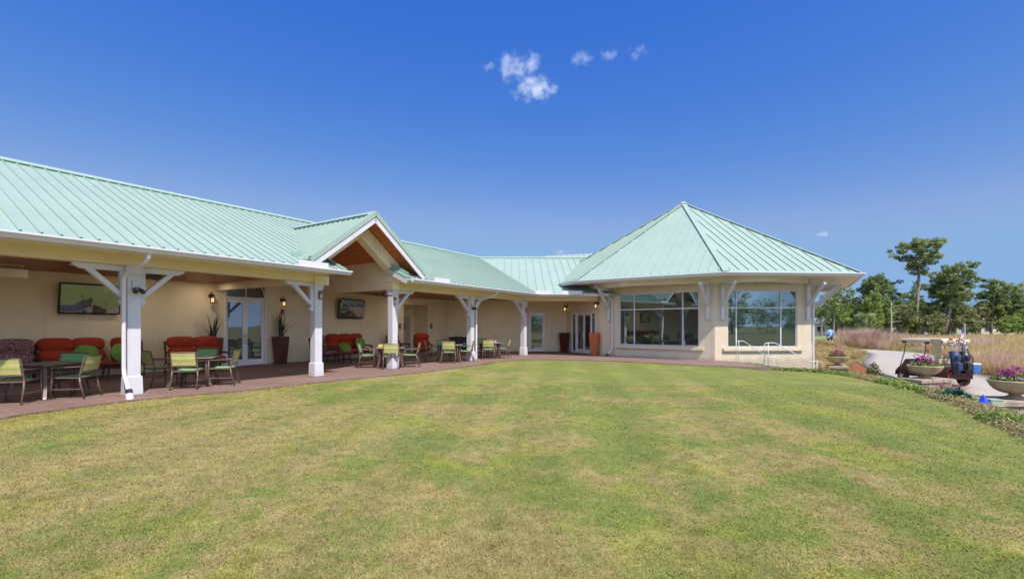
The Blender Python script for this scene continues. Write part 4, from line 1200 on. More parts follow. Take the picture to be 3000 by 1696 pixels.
def blades(base, n, h, w, lean, r, bend=1.0, spread=.12, segs=3):
    """n arching blades from each base point"""
    base = np.asarray(base, float); B = np.repeat(base, n, 0); N = len(B)
    g = r.uniform(0,2*np.pi,N); rr = spread*np.sqrt(r.uniform(0,1,N))
    hh = np.repeat(np.broadcast_to(np.asarray(h,float),(len(base),)), n)*r.uniform(.6,1.1,N)
    ln = lean*r.uniform(.2,1.2,N)*hh
    V = []; px = -np.sin(g); py = np.cos(g)
    wind = np.array([.22,.05])
    for q in range(segs+1):
        f = q/segs; ww = w*(1-f*.85)
        off = ln*f**1.7
        cx = B[:,0]+np.cos(g)*(rr+off)+wind[0]*hh*f*f; cy = B[:,1]+np.sin(g)*(rr+off)+wind[1]*hh*f*f
        cz = B[:,2]+hh*f-.35*ln*f**2*bend
        V.append(np.stack([cx-px*ww,cy-py*ww,cz],-1)); V.append(np.stack([cx+px*ww,cy+py*ww,cz],-1))
    V = np.stack(V,1); k = 2*(segs+1)
    idx0 = np.arange(N)[:,None]*k
    F = np.concatenate([np.stack([idx0[:,0]+2*q,idx0[:,0]+2*q+1,idx0[:,0]+2*q+3,idx0[:,0]+2*q+2],-1) for q in range(segs)])
    ct = np.repeat(r.uniform(0,1,len(base)), n)
    T = np.repeat(np.clip(.5*ct+.5*r.uniform(0,1,N),0,1),k)
    return V.reshape(-1,3), F, T

# ------------------------------------------------------------------ urns, bed, wall
def urn(x, y, zf, label, seed, kind, sc=.80):
    r = np.random.default_rng(seed)
    t = thing('flower_urn', label, 'urn', (x,y,zf), 0, 'wide stone flower urns along the cart path')
    t.scale = (sc,sc,1)
    b = MB(); b.lathe([(.0,.10),(.17,.105),(.33,.14),(.46,.205),(.545,.29),(.575,.355),(.60,.385),(.605,.41),(.585,.425),(.555,.415),(.53,.36),(0,.35)],40); b.build('bowl', m_urn, t, smooth=False, auto=35)
    b = MB(); b.lathe([(0,0),(.235,0),(.235,.03),(.19,.045),(.14,.07),(.13,.09),(.17,.11),(0,.11)],28); b.build('foot', m_urn, t, auto=35)
    b = MB(); b.lathe([(0,.40),(.4,.39),(.54,.375)],24); b.build('soil', m_mulch, t)
    ctr = [(rr*math.cos(g), rr*math.sin(g), .42+r.uniform(0,.16)*(1-rr/.6)) for rr,g in zip(r.uniform(0,.48,110), r.uniform(0,6.28,110))]
    V,F,T = quads_cloud(ctr,.09,.09,16,.034,r); fast_mesh('foliage',V,F,m_cover,T,t)
    ctr = [(.36*math.sqrt(q)*math.cos(g), .36*math.sqrt(q)*math.sin(g), .52+.20*(1-q)+r.uniform(-.05,.05)) for q,g in zip(r.uniform(0,1,85), r.uniform(0,6.28,85))]
    V,F,T = quads_cloud(ctr,.040,.02,8,.030,r,flat=1.2); fast_mesh('blossom',V,F,m_petal,T,t)
    if kind:
        ctr = [(.5*math.cos(g),.5*math.sin(g),.46+r.uniform(0,.06)) for g in r.uniform(3.3,6.1,12)]
        V,F,T = quads_cloud(ctr,.03,.02,7,.026,r,flat=.8); fast_mesh('blossom',V,F,m_pale,T,t)
    return t
urn(15.45,22.2,-.35,'smallest flower urn, beside the foot of the white handrail',3,0)
urn(13.95,15.8,-.24,'mossy flower urn standing in front of the golf cart',4,0)
urn(11.78,10.95,-.18,'nearest flower urn on the stacked stone pier, lilac flowers at the rim',5,1)
def pier(x, y, w, d, z0, z1, label, rz):
    t = thing('stone_pier', label, 'pier', (x,y,0), rz, 'block stone piers under the urns')
    b = MB(); n = 3
    for k in range(n):
        a = -w/2+w*k/n; b.box(a+.006,a+w/n-.006,-d/2,d/2,z1-.13,z1-.003)
    b.build('capstones', m_stone, t, bevel=.02)
    b = MB(); hh = (z1-.14-z0)/3
    for j in range(3):
        for k in range(4):
            a = -w/2+.05+(w-.1)*(k+(.5 if j % 2 else 0))/4.0; c = min(a+(w-.1)/4, w/2-.05)
            if c-a > .05: b.box(a+.005,c-.005,-d/2+.05,d/2-.05,z0+j*hh,z0+(j+1)*hh-.008)
    b.build('blocks', m_stone, t, bevel=.012)
pier(15.45,22.2,1.3,.8,-1.0,-.355,'stone pier under the smallest urn',R(60))
pier(13.95,15.8,1.5,.8,-1.0,-.245,'stone pier under the mossy urn',R(15))
pier(11.95,10.95,2.1,.9,-1.0,-.185,'stacked stone pier under the nearest urn',R(0))
t = thing('garden_wall','low block coping running along the cart path between the stone piers','wall',(0,0,0),0)
wl = catmull([(12.75,11.9),(13.35,13.4),(14.15,15.2),(15.15,18.0),(16.6,21.2)],6)
b = MB(); b.sweep([(x,y,Hs(x,y)) for x,y in wl],[(.20,-.3),(.20,.09),(-.20,.09),(-.20,-.3)]); b.build('blocks', m_stone, t)
b = MB(); b.sweep([(x,y,Hs(x,y)) for x,y in wl],[(.24,.095),(.24,.16),(-.24,.16),(-.24,.095)]); b.build('coping', m_stone, t, bevel=.015)
t = thing('utility_cabinet','small pale green cabinet at the end of the nearest stone pier','cabinet',(10.62,10.32,-.38),R(-12))
b = MB(); b.box(-.115,.115,-.11,.11,-.1,.26); b.build('housing', m_cabinet, t, bevel=.008)
b = MB(); b.box(-.125,.125,-.12,.12,.262,.28); b.build('lid', m_cabinet, t, bevel=.006)
b = MB(); b.box(-.095,.095,-.118,-.111,.0,.23); b.build('door', m_cabinet, t)
t = thing('marker_cone','bright blue triangular plastic marker beside the pale green cabinet','marker',(10.28,10.2,-.29),R(20))
b = MB(); b.taper(0,0,.27,.24,0,.02,.02,.30); b.build('shell', m_blue, t, bevel=.006)
b = MB(); b.box(-.14,.14,-.13,.13,-.03,.0); b.build('base', m_blue, t)

def strip_points(n, e0, e1, y0, y1, r):
    out = []
    E = np.array(EDGE)
    while len(out) < n:
        y = r.uniform(y0,y1); x = r.uniform(6,16.5); e = edge_e(np.array([x]),np.array([y]))[0]
        if e0 < e < e1 and y < 24: out.append((x,y,Hs(x,y),e))
    return out
r1 = np.random.default_rng(21)
pts = strip_points(1500,.08,1.55,5.2,19.5,r1); pts += strip_points(350,1.5,4.2,17.5,23.5,r1)
gc=[]; dc=[]
for x,y,z,e in pts:
    if (x-10.3)**2+(y-9.95)**2 < .50: continue
    dry = (math.sin(x*1.7+y*1.1)+math.sin(y*2.3)) + (1.2 if y < 11 else 0) - (e*.2) + (.6 if e < .35 else 0)
    lift = .03+.11*max(0,math.sin((x+y)*1.3))*min(1,e)
    (dc if dry > .9 else gc).append((x,y,z+lift))
for nm, cc, mt, sz in (('ground_cover',gc,m_cover,.05),('dry_ground_cover',dc,m_drycover,.045)):
    V,F,T = quads_cloud(cc,.20,.10,100 if mt is m_drycover else 70,sz*(.40 if mt is m_drycover else .52),r1,flat=.5,elong=1.2); o = fast_mesh(nm,V,F,mt,T); tag(o,kind='stuff')
def shrub(x, y, h, w, mat, label, cat='shrub', n=40, grass=False, group=None, seed=1):
    r = np.random.default_rng(seed); z = Hs(x,y)
    t = thing('fountain_grass' if grass else 'shrub', label, cat, (x,y,z), 0, group)
    if grass:
        V,F,T = blades([(0,0,0)],n,h,.007,.9,r,spread=.15); fast_mesh('blades',V,F,mat,T,t)
        V,F,T = blades([(0,0,0)],n//4,h*1.15,.014,1.0,r,spread=.1); fast_mesh('plumes',V,F,m_purple if mat is m_purple else m_tan,T,t)
    else:
        ctr = [(w*q*math.cos(g),w*q*math.sin(g),h*(.25+.6*(1-q*q))*zz) for q,g,zz in zip(np.sqrt(r.uniform(0,1,n)),r.uniform(0,6.28,n),r.uniform(.4,1,n))]
        V,F,T = quads_cloud(ctr,.12,.10,30,.045,r); fast_mesh('foliage',V,F,mat,T,t)
        b = MB()
        for k in range(5): g = k*1.256; b.tube([(0,0,-.1),(w*.5*math.cos(g),w*.5*math.sin(g),h*.6)],[.015,.005],5)
        b.build('stem', m_bark, t)
    return t
shrub(13.05,14.0,.75,.4,m_purple,'purple fountain grass clump overhanging the wall below the golf cart','grass',240,True,seed=5)
shrub(13.55,14.55,.60,.4,m_purple,'smaller purple fountain grass clump in front of the mossy urn','grass',180,True,seed=6)
shrub(15.95,20.6,.75,.35,m_scrub,'wispy grey green plant beside the smallest urn',n=26,seed=7)
shrub(11.2,9.2,.40,.5,m_cover,'low bright green shrub at the end of the bed',n=40,seed=9)
shrub(11.7,14.3,.30,.5,m_broad,'glossy dark green bush at the lawn edge',n=40,seed=10)
shrub(9.72,10.35,.22,.28,M('deep_emerald_leaf',(.01,.07,.035),.5,.3,12),'deep emerald bush beside the blue marker',n=30,seed=12)
shrub(12.45,19.9,.45,.3,m_cover,'small leafy plant against the pavilion corner',n=18,seed=13)

# ------------------------------------------------------------------ golf cart and what it carries
cx, cy = 16.8, 18.7; cz = Hs(cx,cy)+.035; crz = face(-.08,1.0)
cart = thing('golf_cart','cream roofed golf cart parked on the path behind the mossy urn','golf cart',(cx,cy,cz),crz)
m_body = M('dark_maroon_body_paint',(.06,.014,.015),.3,.1,3)
b = MB()
b.prism([(-.56,-1.15,.28),(-.56,-1.15,.66),(-.56,-.55,.72),(-.56,-.50,.34),(-.56,.45,.30),(-.56,.62,.70),(-.56,1.02,.62),(-.56,1.18,.42),(-.56,1.15,.28)],(1.12,0,0)); b.build('body', m_body, cart, bevel=.03)
b = MB(); b.prism([(-.50,.60,.68),(-.50,.66,.98),(-.50,.74,.98),(-.50,.98,.64)],(1.0,0,0)); b.build('cowl', m_body, cart, bevel=.03)
b = MB(); b.rbox(1.0,.48,.14,.05,Matrix.Translation((0,-.32,.76))); b.build('seat', m_cream, cart, smooth=True)
b = MB(); b.rbox(1.0,.12,.40,.05,Matrix.Translation((0,-.58,1.02)) @ Matrix.Rotation(R(10),4,'X')); b.build('backrest', m_cream, cart, smooth=True)
b = MB(); b.rbox(1.14,1.95,.15,.06,Matrix.Translation((0,-.02,1.78))); b.rbox(.9,1.6,.05,.02,Matrix.Translation((0,-.02,1.86))); b.build('roof', m_cream, cart, smooth=True)
for sx in (-1,1):
    b = MB(); b.tube([(sx*.50,.98,.62),(sx*.49,.78,1.25),(sx*.48,.72,1.78)],.02,8); b.build('roof_post', m_bronze, cart)
    b = MB(); b.tube([(sx*.50,-.66,.70),(sx*.50,-.86,1.78)],.02,8); b.build('roof_post', m_bronze, cart)
    for wy in (.82,-.82):
        wh = MB(); wh.lathe([(.13,-.09),(.20,-.09),(.228,-.06),(.228,.06),(.20,.09),(.13,.09)],24); wh.v = [(sx*.50+v[2],wy+v[0],.228+v[1]) for v in wh.v]; wo = wh.build('wheel', m_tyre, cart, auto=40)
        h = MB(); h.lathe([(0,.085),(.04,.085),(.05,.07),(.13,.07),(.13,.05),(0,.05)],20)
        for k in range(5): g = 2*math.pi*k/5; h.bar((.03*math.cos(g),.03*math.sin(g),.08),(.125*math.cos(g),.125*math.sin(g),.08),.035,.012)
        h.v = [(sx*(.50+v[2]+.012),wy+v[0],.228+v[1]) for v in h.v]; h.build('rim', m_chrome, wo)
    b = MB(); pts = [(sx*.50,.82+.29*math.cos(g),.228+.29*math.sin(g)) for g in np.linspace(.15,2.7,9)]
    for p,q in zip(pts[:-1],pts[1:]): b.bar(p,q,.24,.02,(1,0,0) if False else (0,0,1))
    b.build('fender', m_black, cart)
    b = MB(); b.rbox(.14,.05,.09,.02,Matrix.Translation((sx*.40,-1.17,.55))); b.build('tail_light', m_redlight, cart, smooth=True)
    b = MB(); b.rbox(.16,.05,.09,.02,Matrix.Translation((sx*.36,1.14,.52))); b.build('headlight', m_trim, cart, smooth=True)
b = MB(); b.tube([(-.24,.62,.72),(-.24,.40,1.06)],.02,8)
b.tube([(-.24+.17*math.cos(g),.38+.17*math.sin(g)*.75,1.07+.17*math.sin(g)*.6) for g in np.linspace(0,6.283,20)],.014,6,cap=False); b.build('steering_wheel', m_black, cart)
b = MB()
for sx in (-1,1):
    b.tube([(sx*.45,-.72,.70),(sx*.45,-1.30,.66),(sx*.40,-1.32,.52)],.018,8)
b.tube([(-.45,-1.30,.66),(.45,-1.30,.66)],.018,8); b.box(-.40,.40,-1.34,-1.05,.50,.53); b.tube([(-.48,-.80,1.12),(.48,-.80,1.12)],.018,8); b.build('bag_rack', m_black, cart)
# rolled canvas curtain hanging off the rear of the roof
b = MB(); rr = random.Random(3)
xs = np.linspace(-.60,.60,17); vs = []
for j in range(7):
    for i, x in enumerate(xs):
        drop = [0,.03,.08,.14,.19,.23,.27][j]*(1+.35*math.sin(i*.9)); vs.append((x,-.96-.05*math.sin(j*.9)-.025*math.sin(i*2.1+j),1.86-drop))
b.add(vs,[(j*17+i,j*17+i+1,(j+1)*17+i+1,(j+1)*17+i) for j in range(6) for i in range(16)])
for sx in (-1,1):
    vs = []
    for j in range(8):
        for i in range(6): vs.append((sx*(.585+.02*math.sin(i*2+j)),-.95+.10*i*(1-j/10),1.86-.11*j))
    b.add(vs,[(j*6+i,j*6+i+1,(j+1)*6+i+1,(j+1)*6+i) for j in range(7) for i in range(5)])
b.build('rain_curtain', m_canvas, cart, smooth=True)
b = MB(); b.rbox(.16,.10,.10,.03,Matrix.Translation((-.56,.70,1.72))); b.rbox(.16,.10,.10,.03,Matrix.Translation((-.60,-.35,1.70))); b.build('roof_speaker', m_black, cart, smooth=True)
b = MB(); b.box(-.50,.50,.76,.775,1.02,1.74); 
mg = NT('clear_windscreen'); mg.b.inputs['Transmission Weight'].default_value = 1; mg.b.inputs['Roughness'].default_value = .02; mg.b.inputs['IOR'].default_value = 1.05
Mc = Matrix.Translation((cx,cy,cz)) @ Matrix.Rotation(crz,4,'Z')
def bag(lx, label, mat, seed):
    r = random.Random(seed); p = Mc @ Vector((lx,-1.17,.51))
    t = thing('golf_bag', label, 'golf bag', p, crz, 'golf bags on the cart rack')
    b = MB(); b.tube([(0,0,0),(0,.02,.3),(0,.08,.82)],[.13,.135,.145],16); b.rbox(.20,.10,.30,.04,Matrix.Translation((0,-.13,.25))); b.rbox(.18,.10,.20,.04,Matrix.Translation((0,-.08,.58))); b.build('bag', mat, t, smooth=True)
    b = MB(); b.tube([(.11,.0,.75),(.22,-.05,.6),(.22,-.06,.4),(.12,-.05,.25)],.018,6); b.build('strap', m_black, t)
    for k in range(8):
        g = k*.785; q = (.07*math.cos(g),.08+.07*math.sin(g),.80); h = r.uniform(.16,.40)
        b = MB(); b.tube([q,(q[0]*1.5,q[1]+.03,.80+h)],.007,6)
        b.rbox(.035,.10,.05,.015,Matrix.Translation((q[0]*1.5,q[1]+.05,.80+h))); b.build('club', m_chrome, t)
    b = MB(); b.rbox(.09,.13,.10,.04,Matrix.Translation((-.05,.14,1.27))); b.build('headcover', M('orange_knit_cover',(.55,.20,.03),.8,.2,20), t, smooth=True)
bag(-.26,'navy golf bag with an orange headcover strapped to the cart',m_navy,1); bag(.14,'black golf bag next to the flag pole',m_black,2)
p = Mc @ Vector((.40,-1.22,.51)); t = thing('cooler','blue and white cooler box on the rear of the cart','cooler',p,crz)
b = MB(); b.rbox(.30,.26,.30,.03,Matrix.Translation((0,0,.17))); b.build('box', M('cooler_blue',(.03,.12,.34),.5,.1,5), t, smooth=True)
b = MB(); b.rbox(.33,.29,.06,.02,Matrix.Translation((0,0,.35))); b.build('lid', m_trim, t, smooth=True)
p = Mc @ Vector((.22,-1.06,.70)); t = thing('flag','small striped flag on a white pole behind the cart','flag',p,crz)
b = MB(); b.tube([(0,0,0),(0,0,1.62)],.013,8); b.lathe([(0,1.62),(.022,1.63),(.022,1.65),(0,1.67)],8); b.build('pole', m_trim, t)
cart.scale = (.95,.95,.95)
mr_ = M('flag_red',(.5,.04,.05),.7,.05,5); mw_ = M('flag_white',(.78,.76,.76),.7,.05,5); mb_ = M('flag_blue',(.04,.06,.22),.7,.05,5)
b = MB(); N = 13
def fp(i,j): # hanging limp: fly edge droops
    a = i/10; h = j/N; return (-.04-.30*a*(.55+.45*(1-a)), .03*math.sin(a*7+h*3)*a, 1.56-.42*h-.52*a**1.2)
for j in range(N):
    for i in range(10):
        b.cur = 2 if (i < 4 and j < 7) else (0 if j % 2 == 0 else 1)
        b.add([fp(i,j),fp(i+1,j),fp(i+1,j+1),fp(i,j+1)],[(0,1,2,3)])
b.build('cloth',[mr_,mw_,mb_],t,smooth=True)

# ------------------------------------------------------------------ the walking golfer
hx, hy = 29.6, 43.5
hz = Hs(hx,hy); 
def skin_body(name, verts, edges, radii, mat, parent, sub=2):
    me = bpy.data.meshes.new(name); me.from_pydata(verts,edges,[]); o = bpy.data.objects.new(name,me); COL.objects.link(o)
    me.skin_vertices.new() if hasattr(me,'skin_vertices') and not me.skin_vertices and hasattr(me.skin_vertices,'new') else None
    sk = o.modifiers.new('s','SKIN')
    for i,rr_ in enumerate(radii):
        me.skin_vertices[0].data[i].radius = (rr_,rr_) if not isinstance(rr_,tuple) else rr_
    me.skin_vertices[0].data[0].use_root = True
    sb = o.modifiers.new('u','SUBSURF'); sb.levels = sub; sb.render_levels = sub
    me.materials.append(mat); o.parent = parent
    return o
man = thing('person','person in sky blue shirt and navy shorts walking away through tall grass','person',(hx,hy,hz),face(.25,.97))
BV = [(0,0,.95),(0,.0,1.12),(0,.01,1.32),(0,0,1.46),(0,.01,1.53),(0,.03,1.64),(0,.02,1.73),
      (-.10,0,.90),(-.12,.12,.50),(-.12,.06,.09),(-.12,.18,.04),
      (.10,0,.90),(.12,-.06,.50),(.12,-.20,.12),(.12,-.10,.04),
      (-.19,0,1.42),(-.25,-.05,1.15),(-.24,.10,.93),(-.24,.14,.84),
      (.19,0,1.42),(.26,.03,1.15),(.25,.14,.95),(.25,.17,.86)]
BE = [(0,1),(1,2),(2,3),(3,4),(4,5),(5,6),(0,7),(7,8),(8,9),(9,10),(0,11),(11,12),(12,13),(13,14),(3,15),(15,16),(16,17),(17,18),(3,19),(19,20),(20,21),(21,22)]
BR = [.13,.125,.14,.09,.05,.095,.08,.09,.06,.04,.035,.09,.06,.04,.035,.06,.045,.035,.04,.06,.045,.035,.04]
skin_body('body',BV,BE,BR,m_skin,man)
sv = [(0,0,.93),(0,0,1.10),(0,.01,1.30),(0,0,1.45),(-.20,0,1.42),(-.255,-.05,1.18),(.20,0,1.42),(.265,.03,1.18)]
skin_body('shirt',sv,[(0,1),(1,2),(2,3),(3,4),(4,5),(3,6),(6,7)],[(.18,.14),(.175,.14),(.19,.15),(.10,.09),.08,.07,.08,.07],m_shirt,man)
skin_body('shorts',[(0,0,.95),(-.10,0,.90),(-.13,.09,.56),(.10,0,.90),(.13,-.05,.56)],[(0,1),(1,2),(0,3),(3,4)],[.16,.125,.10,.125,.10],m_navy,man)
b = MB(); b.lathe([(.098,1.66),(.10,1.70),(.09,1.76),(.05,1.80),(0,1.81)],16,(0,.02,0)); b.prism([(-.07,.10,1.69),(-.05,.20,1.68),(.05,.20,1.68),(.07,.10,1.69)],(0,0,.012)); b.build('cap', m_hair, man, smooth=True)
b = MB(); b.rbox(.13,.10,.16,.03,Matrix.Translation((-.16,-.12,.86))); b.build('glove', m_trim, man, smooth=True)

# ------------------------------------------------------------------ tall grasses
r2 = np.random.default_rng(5)
tan=[]; pink=[]; th=[]; ph=[]
def wedge(n, y0, y1, k0, k1, dmin):
    out = []
    while len(out) < n:
        y = math.sqrt(r2.uniform(y0*y0,y1*y1)); x = y*r2.uniform(k0,k1); out.append((x,y))
    A = np.array(out); d,_ = poly_dist(A[:,0],A[:,1],PATHC); e = edge_e(A[:,0],A[:,1])
    ok = (d > dmin) & (e > 6.0); return A[ok]
cand = np.concatenate([wedge(1700,20,62,.70,1.25,2.6), wedge(800,24,50,.60,.78,2.5), wedge(520,14,30,1.0,1.4,2.6), wedge(800,10,60,1.2,1.9,2.6)])
md,_ = poly_dist(cand[:,0],cand[:,1],[(17.4,22.6),(21.2,28.2),(23.6,31.6)])
hh_ = H(cand[:,0],cand[:,1])
for (x,y),z,dm in zip(cand,hh_,md):
    if dm < 1.0 or (14.2 < x < 16.6 and y < 24.2) or (y < 23.5 and x < 17.5): continue
    low = .45 if (x/y < .775 and y < 47) else 1.0
    pk = 1.3*math.exp(-(((x-38)/5.0)**2+((y-51)/5)**2)) + math.exp(-(((x-38)/5)**2+((y-41)/6)**2)) + .9*math.exp(-(((x-24.5)/4.5)**2+((y-23.5)/3.2)**2))
    if pk > r2.uniform(.25,1.2): pink.append((x,y,z-.03)); ph.append(low*r2.uniform(.95,1.4))
    else: tan.append((x,y,z-.03)); th.append(low*r2.uniform(.75,1.25))
V,F,T = blades(tan,60,th,.011,.75,r2,spread=.32); o = fast_mesh('tan_grass',V,F,m_tan,T); tag(o,kind='stuff')
V,F,T = blades(pink,60,ph,.009,.75,r2,spread=.34); o = fast_mesh('pink_grass',V,F,m_pinkg,T); tag(o,kind='stuff')
# green tufts at the foot of the tall grass
ctr = [(x,y,z+.18) for x,y,z in tan[::3]]
V,F,T = quads_cloud(ctr,.45,.16,10,.10,r2,elong=1.8); o = fast_mesh('meadow_undergrowth',V,F,m_drycover,T); tag(o,kind='stuff')
# lawn blades close to the camera
n = 260000
yy = 2.2*np.exp(r2.uniform(0,1,n)*math.log(12/2.2)); xx = yy*r2.uniform(-1.16,1.16,n)
e = edge_e(xx[::1],yy[::1]); dpat,sp = poly_dist(xx,yy,edge_w)
ok = (e < -.05) & (sp > 0) & (dpat > .03); xx=xx[ok]; yy=yy[ok]; n=len(xx)
zz = H(xx,yy); g = r2.uniform(0,6.28,n); L = r2.uniform(.010,.032,n)*(1+yy*.02); w_ = .0018*(.7+.16*yy)
up = r2.uniform(.2,1.0,n); dx=np.cos(g)*L; dy=np.sin(g)*L
V = np.stack([np.stack([xx-np.sin(g)*w_,yy+np.cos(g)*w_,zz],-1),np.stack([xx+np.sin(g)*w_,yy-np.cos(g)*w_,zz],-1),np.stack([xx+dx,yy+dy,zz+L*up+.002],-1)],1).reshape(-1,3)
o = fast_mesh('lawn_grass',V,np.arange(3*n).reshape(n,3),m_blade,np.repeat(r2.uniform(0,1,n),3)); tag(o,kind='stuff')

# ragged grass along the edge of the paving
P_ = np.array(edge_w[6:]); seg = []
for (ax,ay),(bx_,by_) in zip(P_[:-1],P_[1:]):
    m_ = int(math.hypot(bx_-ax,by_-ay)*55); f_ = r2.uniform(0,1,m_); seg.append(np.c_[ax+(bx_-ax)*f_+r2.normal(0,.025,m_), ay+(by_-ay)*f_+r2.normal(0,.025,m_)])
seg = np.concatenate(seg); zz = H(seg[:,0],seg[:,1])
V,F,T = blades(np.c_[seg,zz],5,.05,.0035,.8,r2,spread=.03,segs=2); o = fast_mesh('edge_grass',V,F,m_blade,T); tag(o,kind='stuff')
# ------------------------------------------------------------------ trees
TG = 'trees beyond the tall grass'
def pine(x, y, h, hb, rad, label, seed, tr=.22, lean=(0,0), tuft=.85, nl=16, vine=False, mat=None):
    r = np.random.default_rng(seed); z = Hs(x,y)
    t = thing('pine_tree', label, 'tree', (x,y,z-.1), 0, TG)
    b = MB(); top = np.array([lean[0],lean[1],h*.94])
    tp = [tuple(top*f + np.array([.12*math.sin(f*5+seed),.1*math.cos(f*4),0])) for f in (0,.2,.4,.6,.8,1)]
    b.tube(tp,[tr*1.15,tr,tr*.85,tr*.68,tr*.42,tr*.15],8)
    ctr = []; rr = []
    for k in range(nl):
        f = hb+(1-hb)*((k+r.uniform(0,.8))/nl); f = min(f,.985)
        base = top*f; prof = math.sin(math.pi*min(1,max(.12,(1-f)/(1-hb)*.80+.16)))**.7
        L = rad*prof*r.uniform(.65,1.0); g = k*2.4+r.uniform(-.5,.5)
        end = base+np.array([math.cos(g)*L,math.sin(g)*L,L*r.uniform(.10,.42)])
        mid_ = base*.5+end*.5+np.array([0,0,-.06*L])
        b.tube([tuple(base),tuple(mid_),tuple(end)],[tr*.28,tr*.18,tr*.06],5)
        m_ = max(4,int(L*2.3))
        for q in range(m_):
            s_ = .38+.62*(q+.5)/m_; c = base+(end-base)*s_+np.array([r.normal()*.6*tuft,r.normal()*.6*tuft,.15+r.normal()*.5]); ctr.append(c); rr.append(tuft*r.uniform(.45,1.0))
    for k in range(5): ctr.append(top+r.normal(size=3)*np.array([.6,.6,.35])*tuft+np.array([0,0,.5])); rr.append(tuft)
    b.build('trunk', m_bark, t, smooth=True)
    rr = np.array(rr); V,F,T = quads_cloud(ctr,rr,rr*.75,64,.125,r,elong=2.4); fast_mesh('crown',V,F,mat or m_pine,T,t)
    if vine:
        c2 = [(.32*math.cos(a),.32*math.sin(a),zz) for a,zz in zip(r.uniform(0,6.28,60),r.uniform(4,11.5,60))]
        V,F,T = quads_cloud(c2,.32,.5,14,.16,r); fast_mesh('climbing_vine',V,F,m_broad,T,t)
    return t
pine(86.1,100,20.8,.66,5.0,'tallest pine with a vine covered trunk',31,.40,(1.2,0),.80,22,True)
pine(90.5,98,14.9,.46,4.6,'leaning two toned pine just behind the tallest pine',32,.32,(3.0,0),.75,19)
pine(94.0,102,14.6,.42,5.0,'wide open pine with bare lower limbs',33,.34,(1.8,.5),.72,19)
pine(77.5,100,12.6,.55,3.5,'round topped pine standing clear of its neighbours',34,.28,(0,0),.72,16)
pine(102.6,100,11.8,.45,3.4,'slender pine near the fairway',35,.24,(.3,0),.68,15)
pine(82.5,104,12.6,.35,3.6,'dark pine behind the vine covered trunk',36,.30,(-.3,0),.75,18)
pine(107,101,10.2,.40,4.6,'low spreading pine at the frame edge',37,.26,(0,0),.85,16)
pine(98.5,106,11.8,.38,4.4,'thin grey pine between the open pine and the fairway',38,.24,(.4,0),.85,16,mat=m_scrub)
# bare snag
t = thing('dead_tree','bare pale snag with broken limbs','tree',(77.0,95,Hs(77,95)-.1),0,TG)
b = MB(); b.tube([(0,0,0),(.1,0,3.5),(0,0,7.2)],[.18,.13,.06],7); b.build('trunk', M('bleached_wood',(.42,.36,.30),.9,.2,4), t)
b = MB()
for p,q in (((0,0,6.3),(.9,0,7.5)),((.05,0,4.6),(2.6,.3,5.4)),((.08,0,3.0),(2.0,-.3,3.1)),((.05,0,5.2),(-.8,.2,5.9))): b.tube([p,q],[.06,.02],5)
b.build('branch', M('bleached_limb',(.42,.36,.30),.9,.2,4), t)
def broad(x, y, h, w, label, seed, mat=m_broad, hb=.12, n=120, name='broadleaf_tree', leaf=.20, cat='tree'):
    r = np.random.default_rng(seed); z = Hs(x,y)
    t = thing(name, label, cat, (x,y,z-.1), 0, TG)
    b = MB(); b.tube([(0,0,0),(.1,0,h*.35),(.0,0,h*.7)],[.16+.01*h,.12,.05],7)
    for k in range(6): g = k*1.05; b.tube([(.05,0,h*(.2+.06*k)),(w*.6*math.cos(g),w*.6*math.sin(g),h*(.5+.05*k))],[.07,.02],5)
    b.build('trunk', m_bark, t)
    ctr=[]
    lob = [(w*.55*math.cos(a)*q,w*.55*math.sin(a)*q,h*zz) for a,q,zz in zip(r.uniform(0,6.28,9),r.uniform(.2,1,9),r.uniform(hb+.18,.86,9))]
    for k in range(n):
        L = lob[k % 9]; d = r.normal(size=3); d /= np.linalg.norm(d); ctr.append((L[0]+d[0]*w*.42,L[1]+d[1]*w*.42,max(h*hb,L[2]+d[2]*h*.17)))
    V,F,T = quads_cloud(ctr,.55,.40,24,leaf,r); fast_mesh('crown',V,F,mat,T,t); return t
BL = [(70.8,101,8.4,3.6,m_pine,'dark leafy tree behind the palms'),(74.5,97,7.0,2.8,m_broad,'bright vine draped tree beside the snag'),(72.5,106,9.0,3.6,m_broad,'rounded green tree between palms and snag'),
      (81.0,96,5.2,2.8,m_scrub,'olive shrub tree under the vine covered pine'),(85.0,94,4.6,2.5,m_scrub,'grey green thicket right of the big trunk'),(88.5,106,7.6,3.6,m_broad,'leafy tree filling the gap behind the tall pine'),
      (92.5,95,4.2,2.4,m_scrub,'low scrubby bush below the open pine'),(96.5,98,5.6,3.0,m_scrub,'feathery scrub beside the open pine'),(99.5,94,4.2,2.4,m_broad,'yellow green bush near the fairway'),
      (103.5,95,4.6,3.0,m_broad,'fresh green bush at the fairway edge'),(107.5,95,5.6,3.0,m_pine,'dark bush at the frame edge'),(111.5,103,9.5,4.0,m_broad,'tall leafy tree at the frame edge'),
      (78.8,108,8.0,3.6,m_scrub,'grey crowned tree behind the round topped pine'),(104.5,108,9.2,4.0,m_broad,'rounded crown far behind the fairway'),(67.5,112,8.0,3.6,m_broad,'tree crown just clear of the pavilion eave'),
      (94.5,110,8.8,4.0,m_pine,'dusky crown behind the open pine'),(83.5,98,3.4,2.0,m_broad,'small green bush at the base of the tallest pine')]
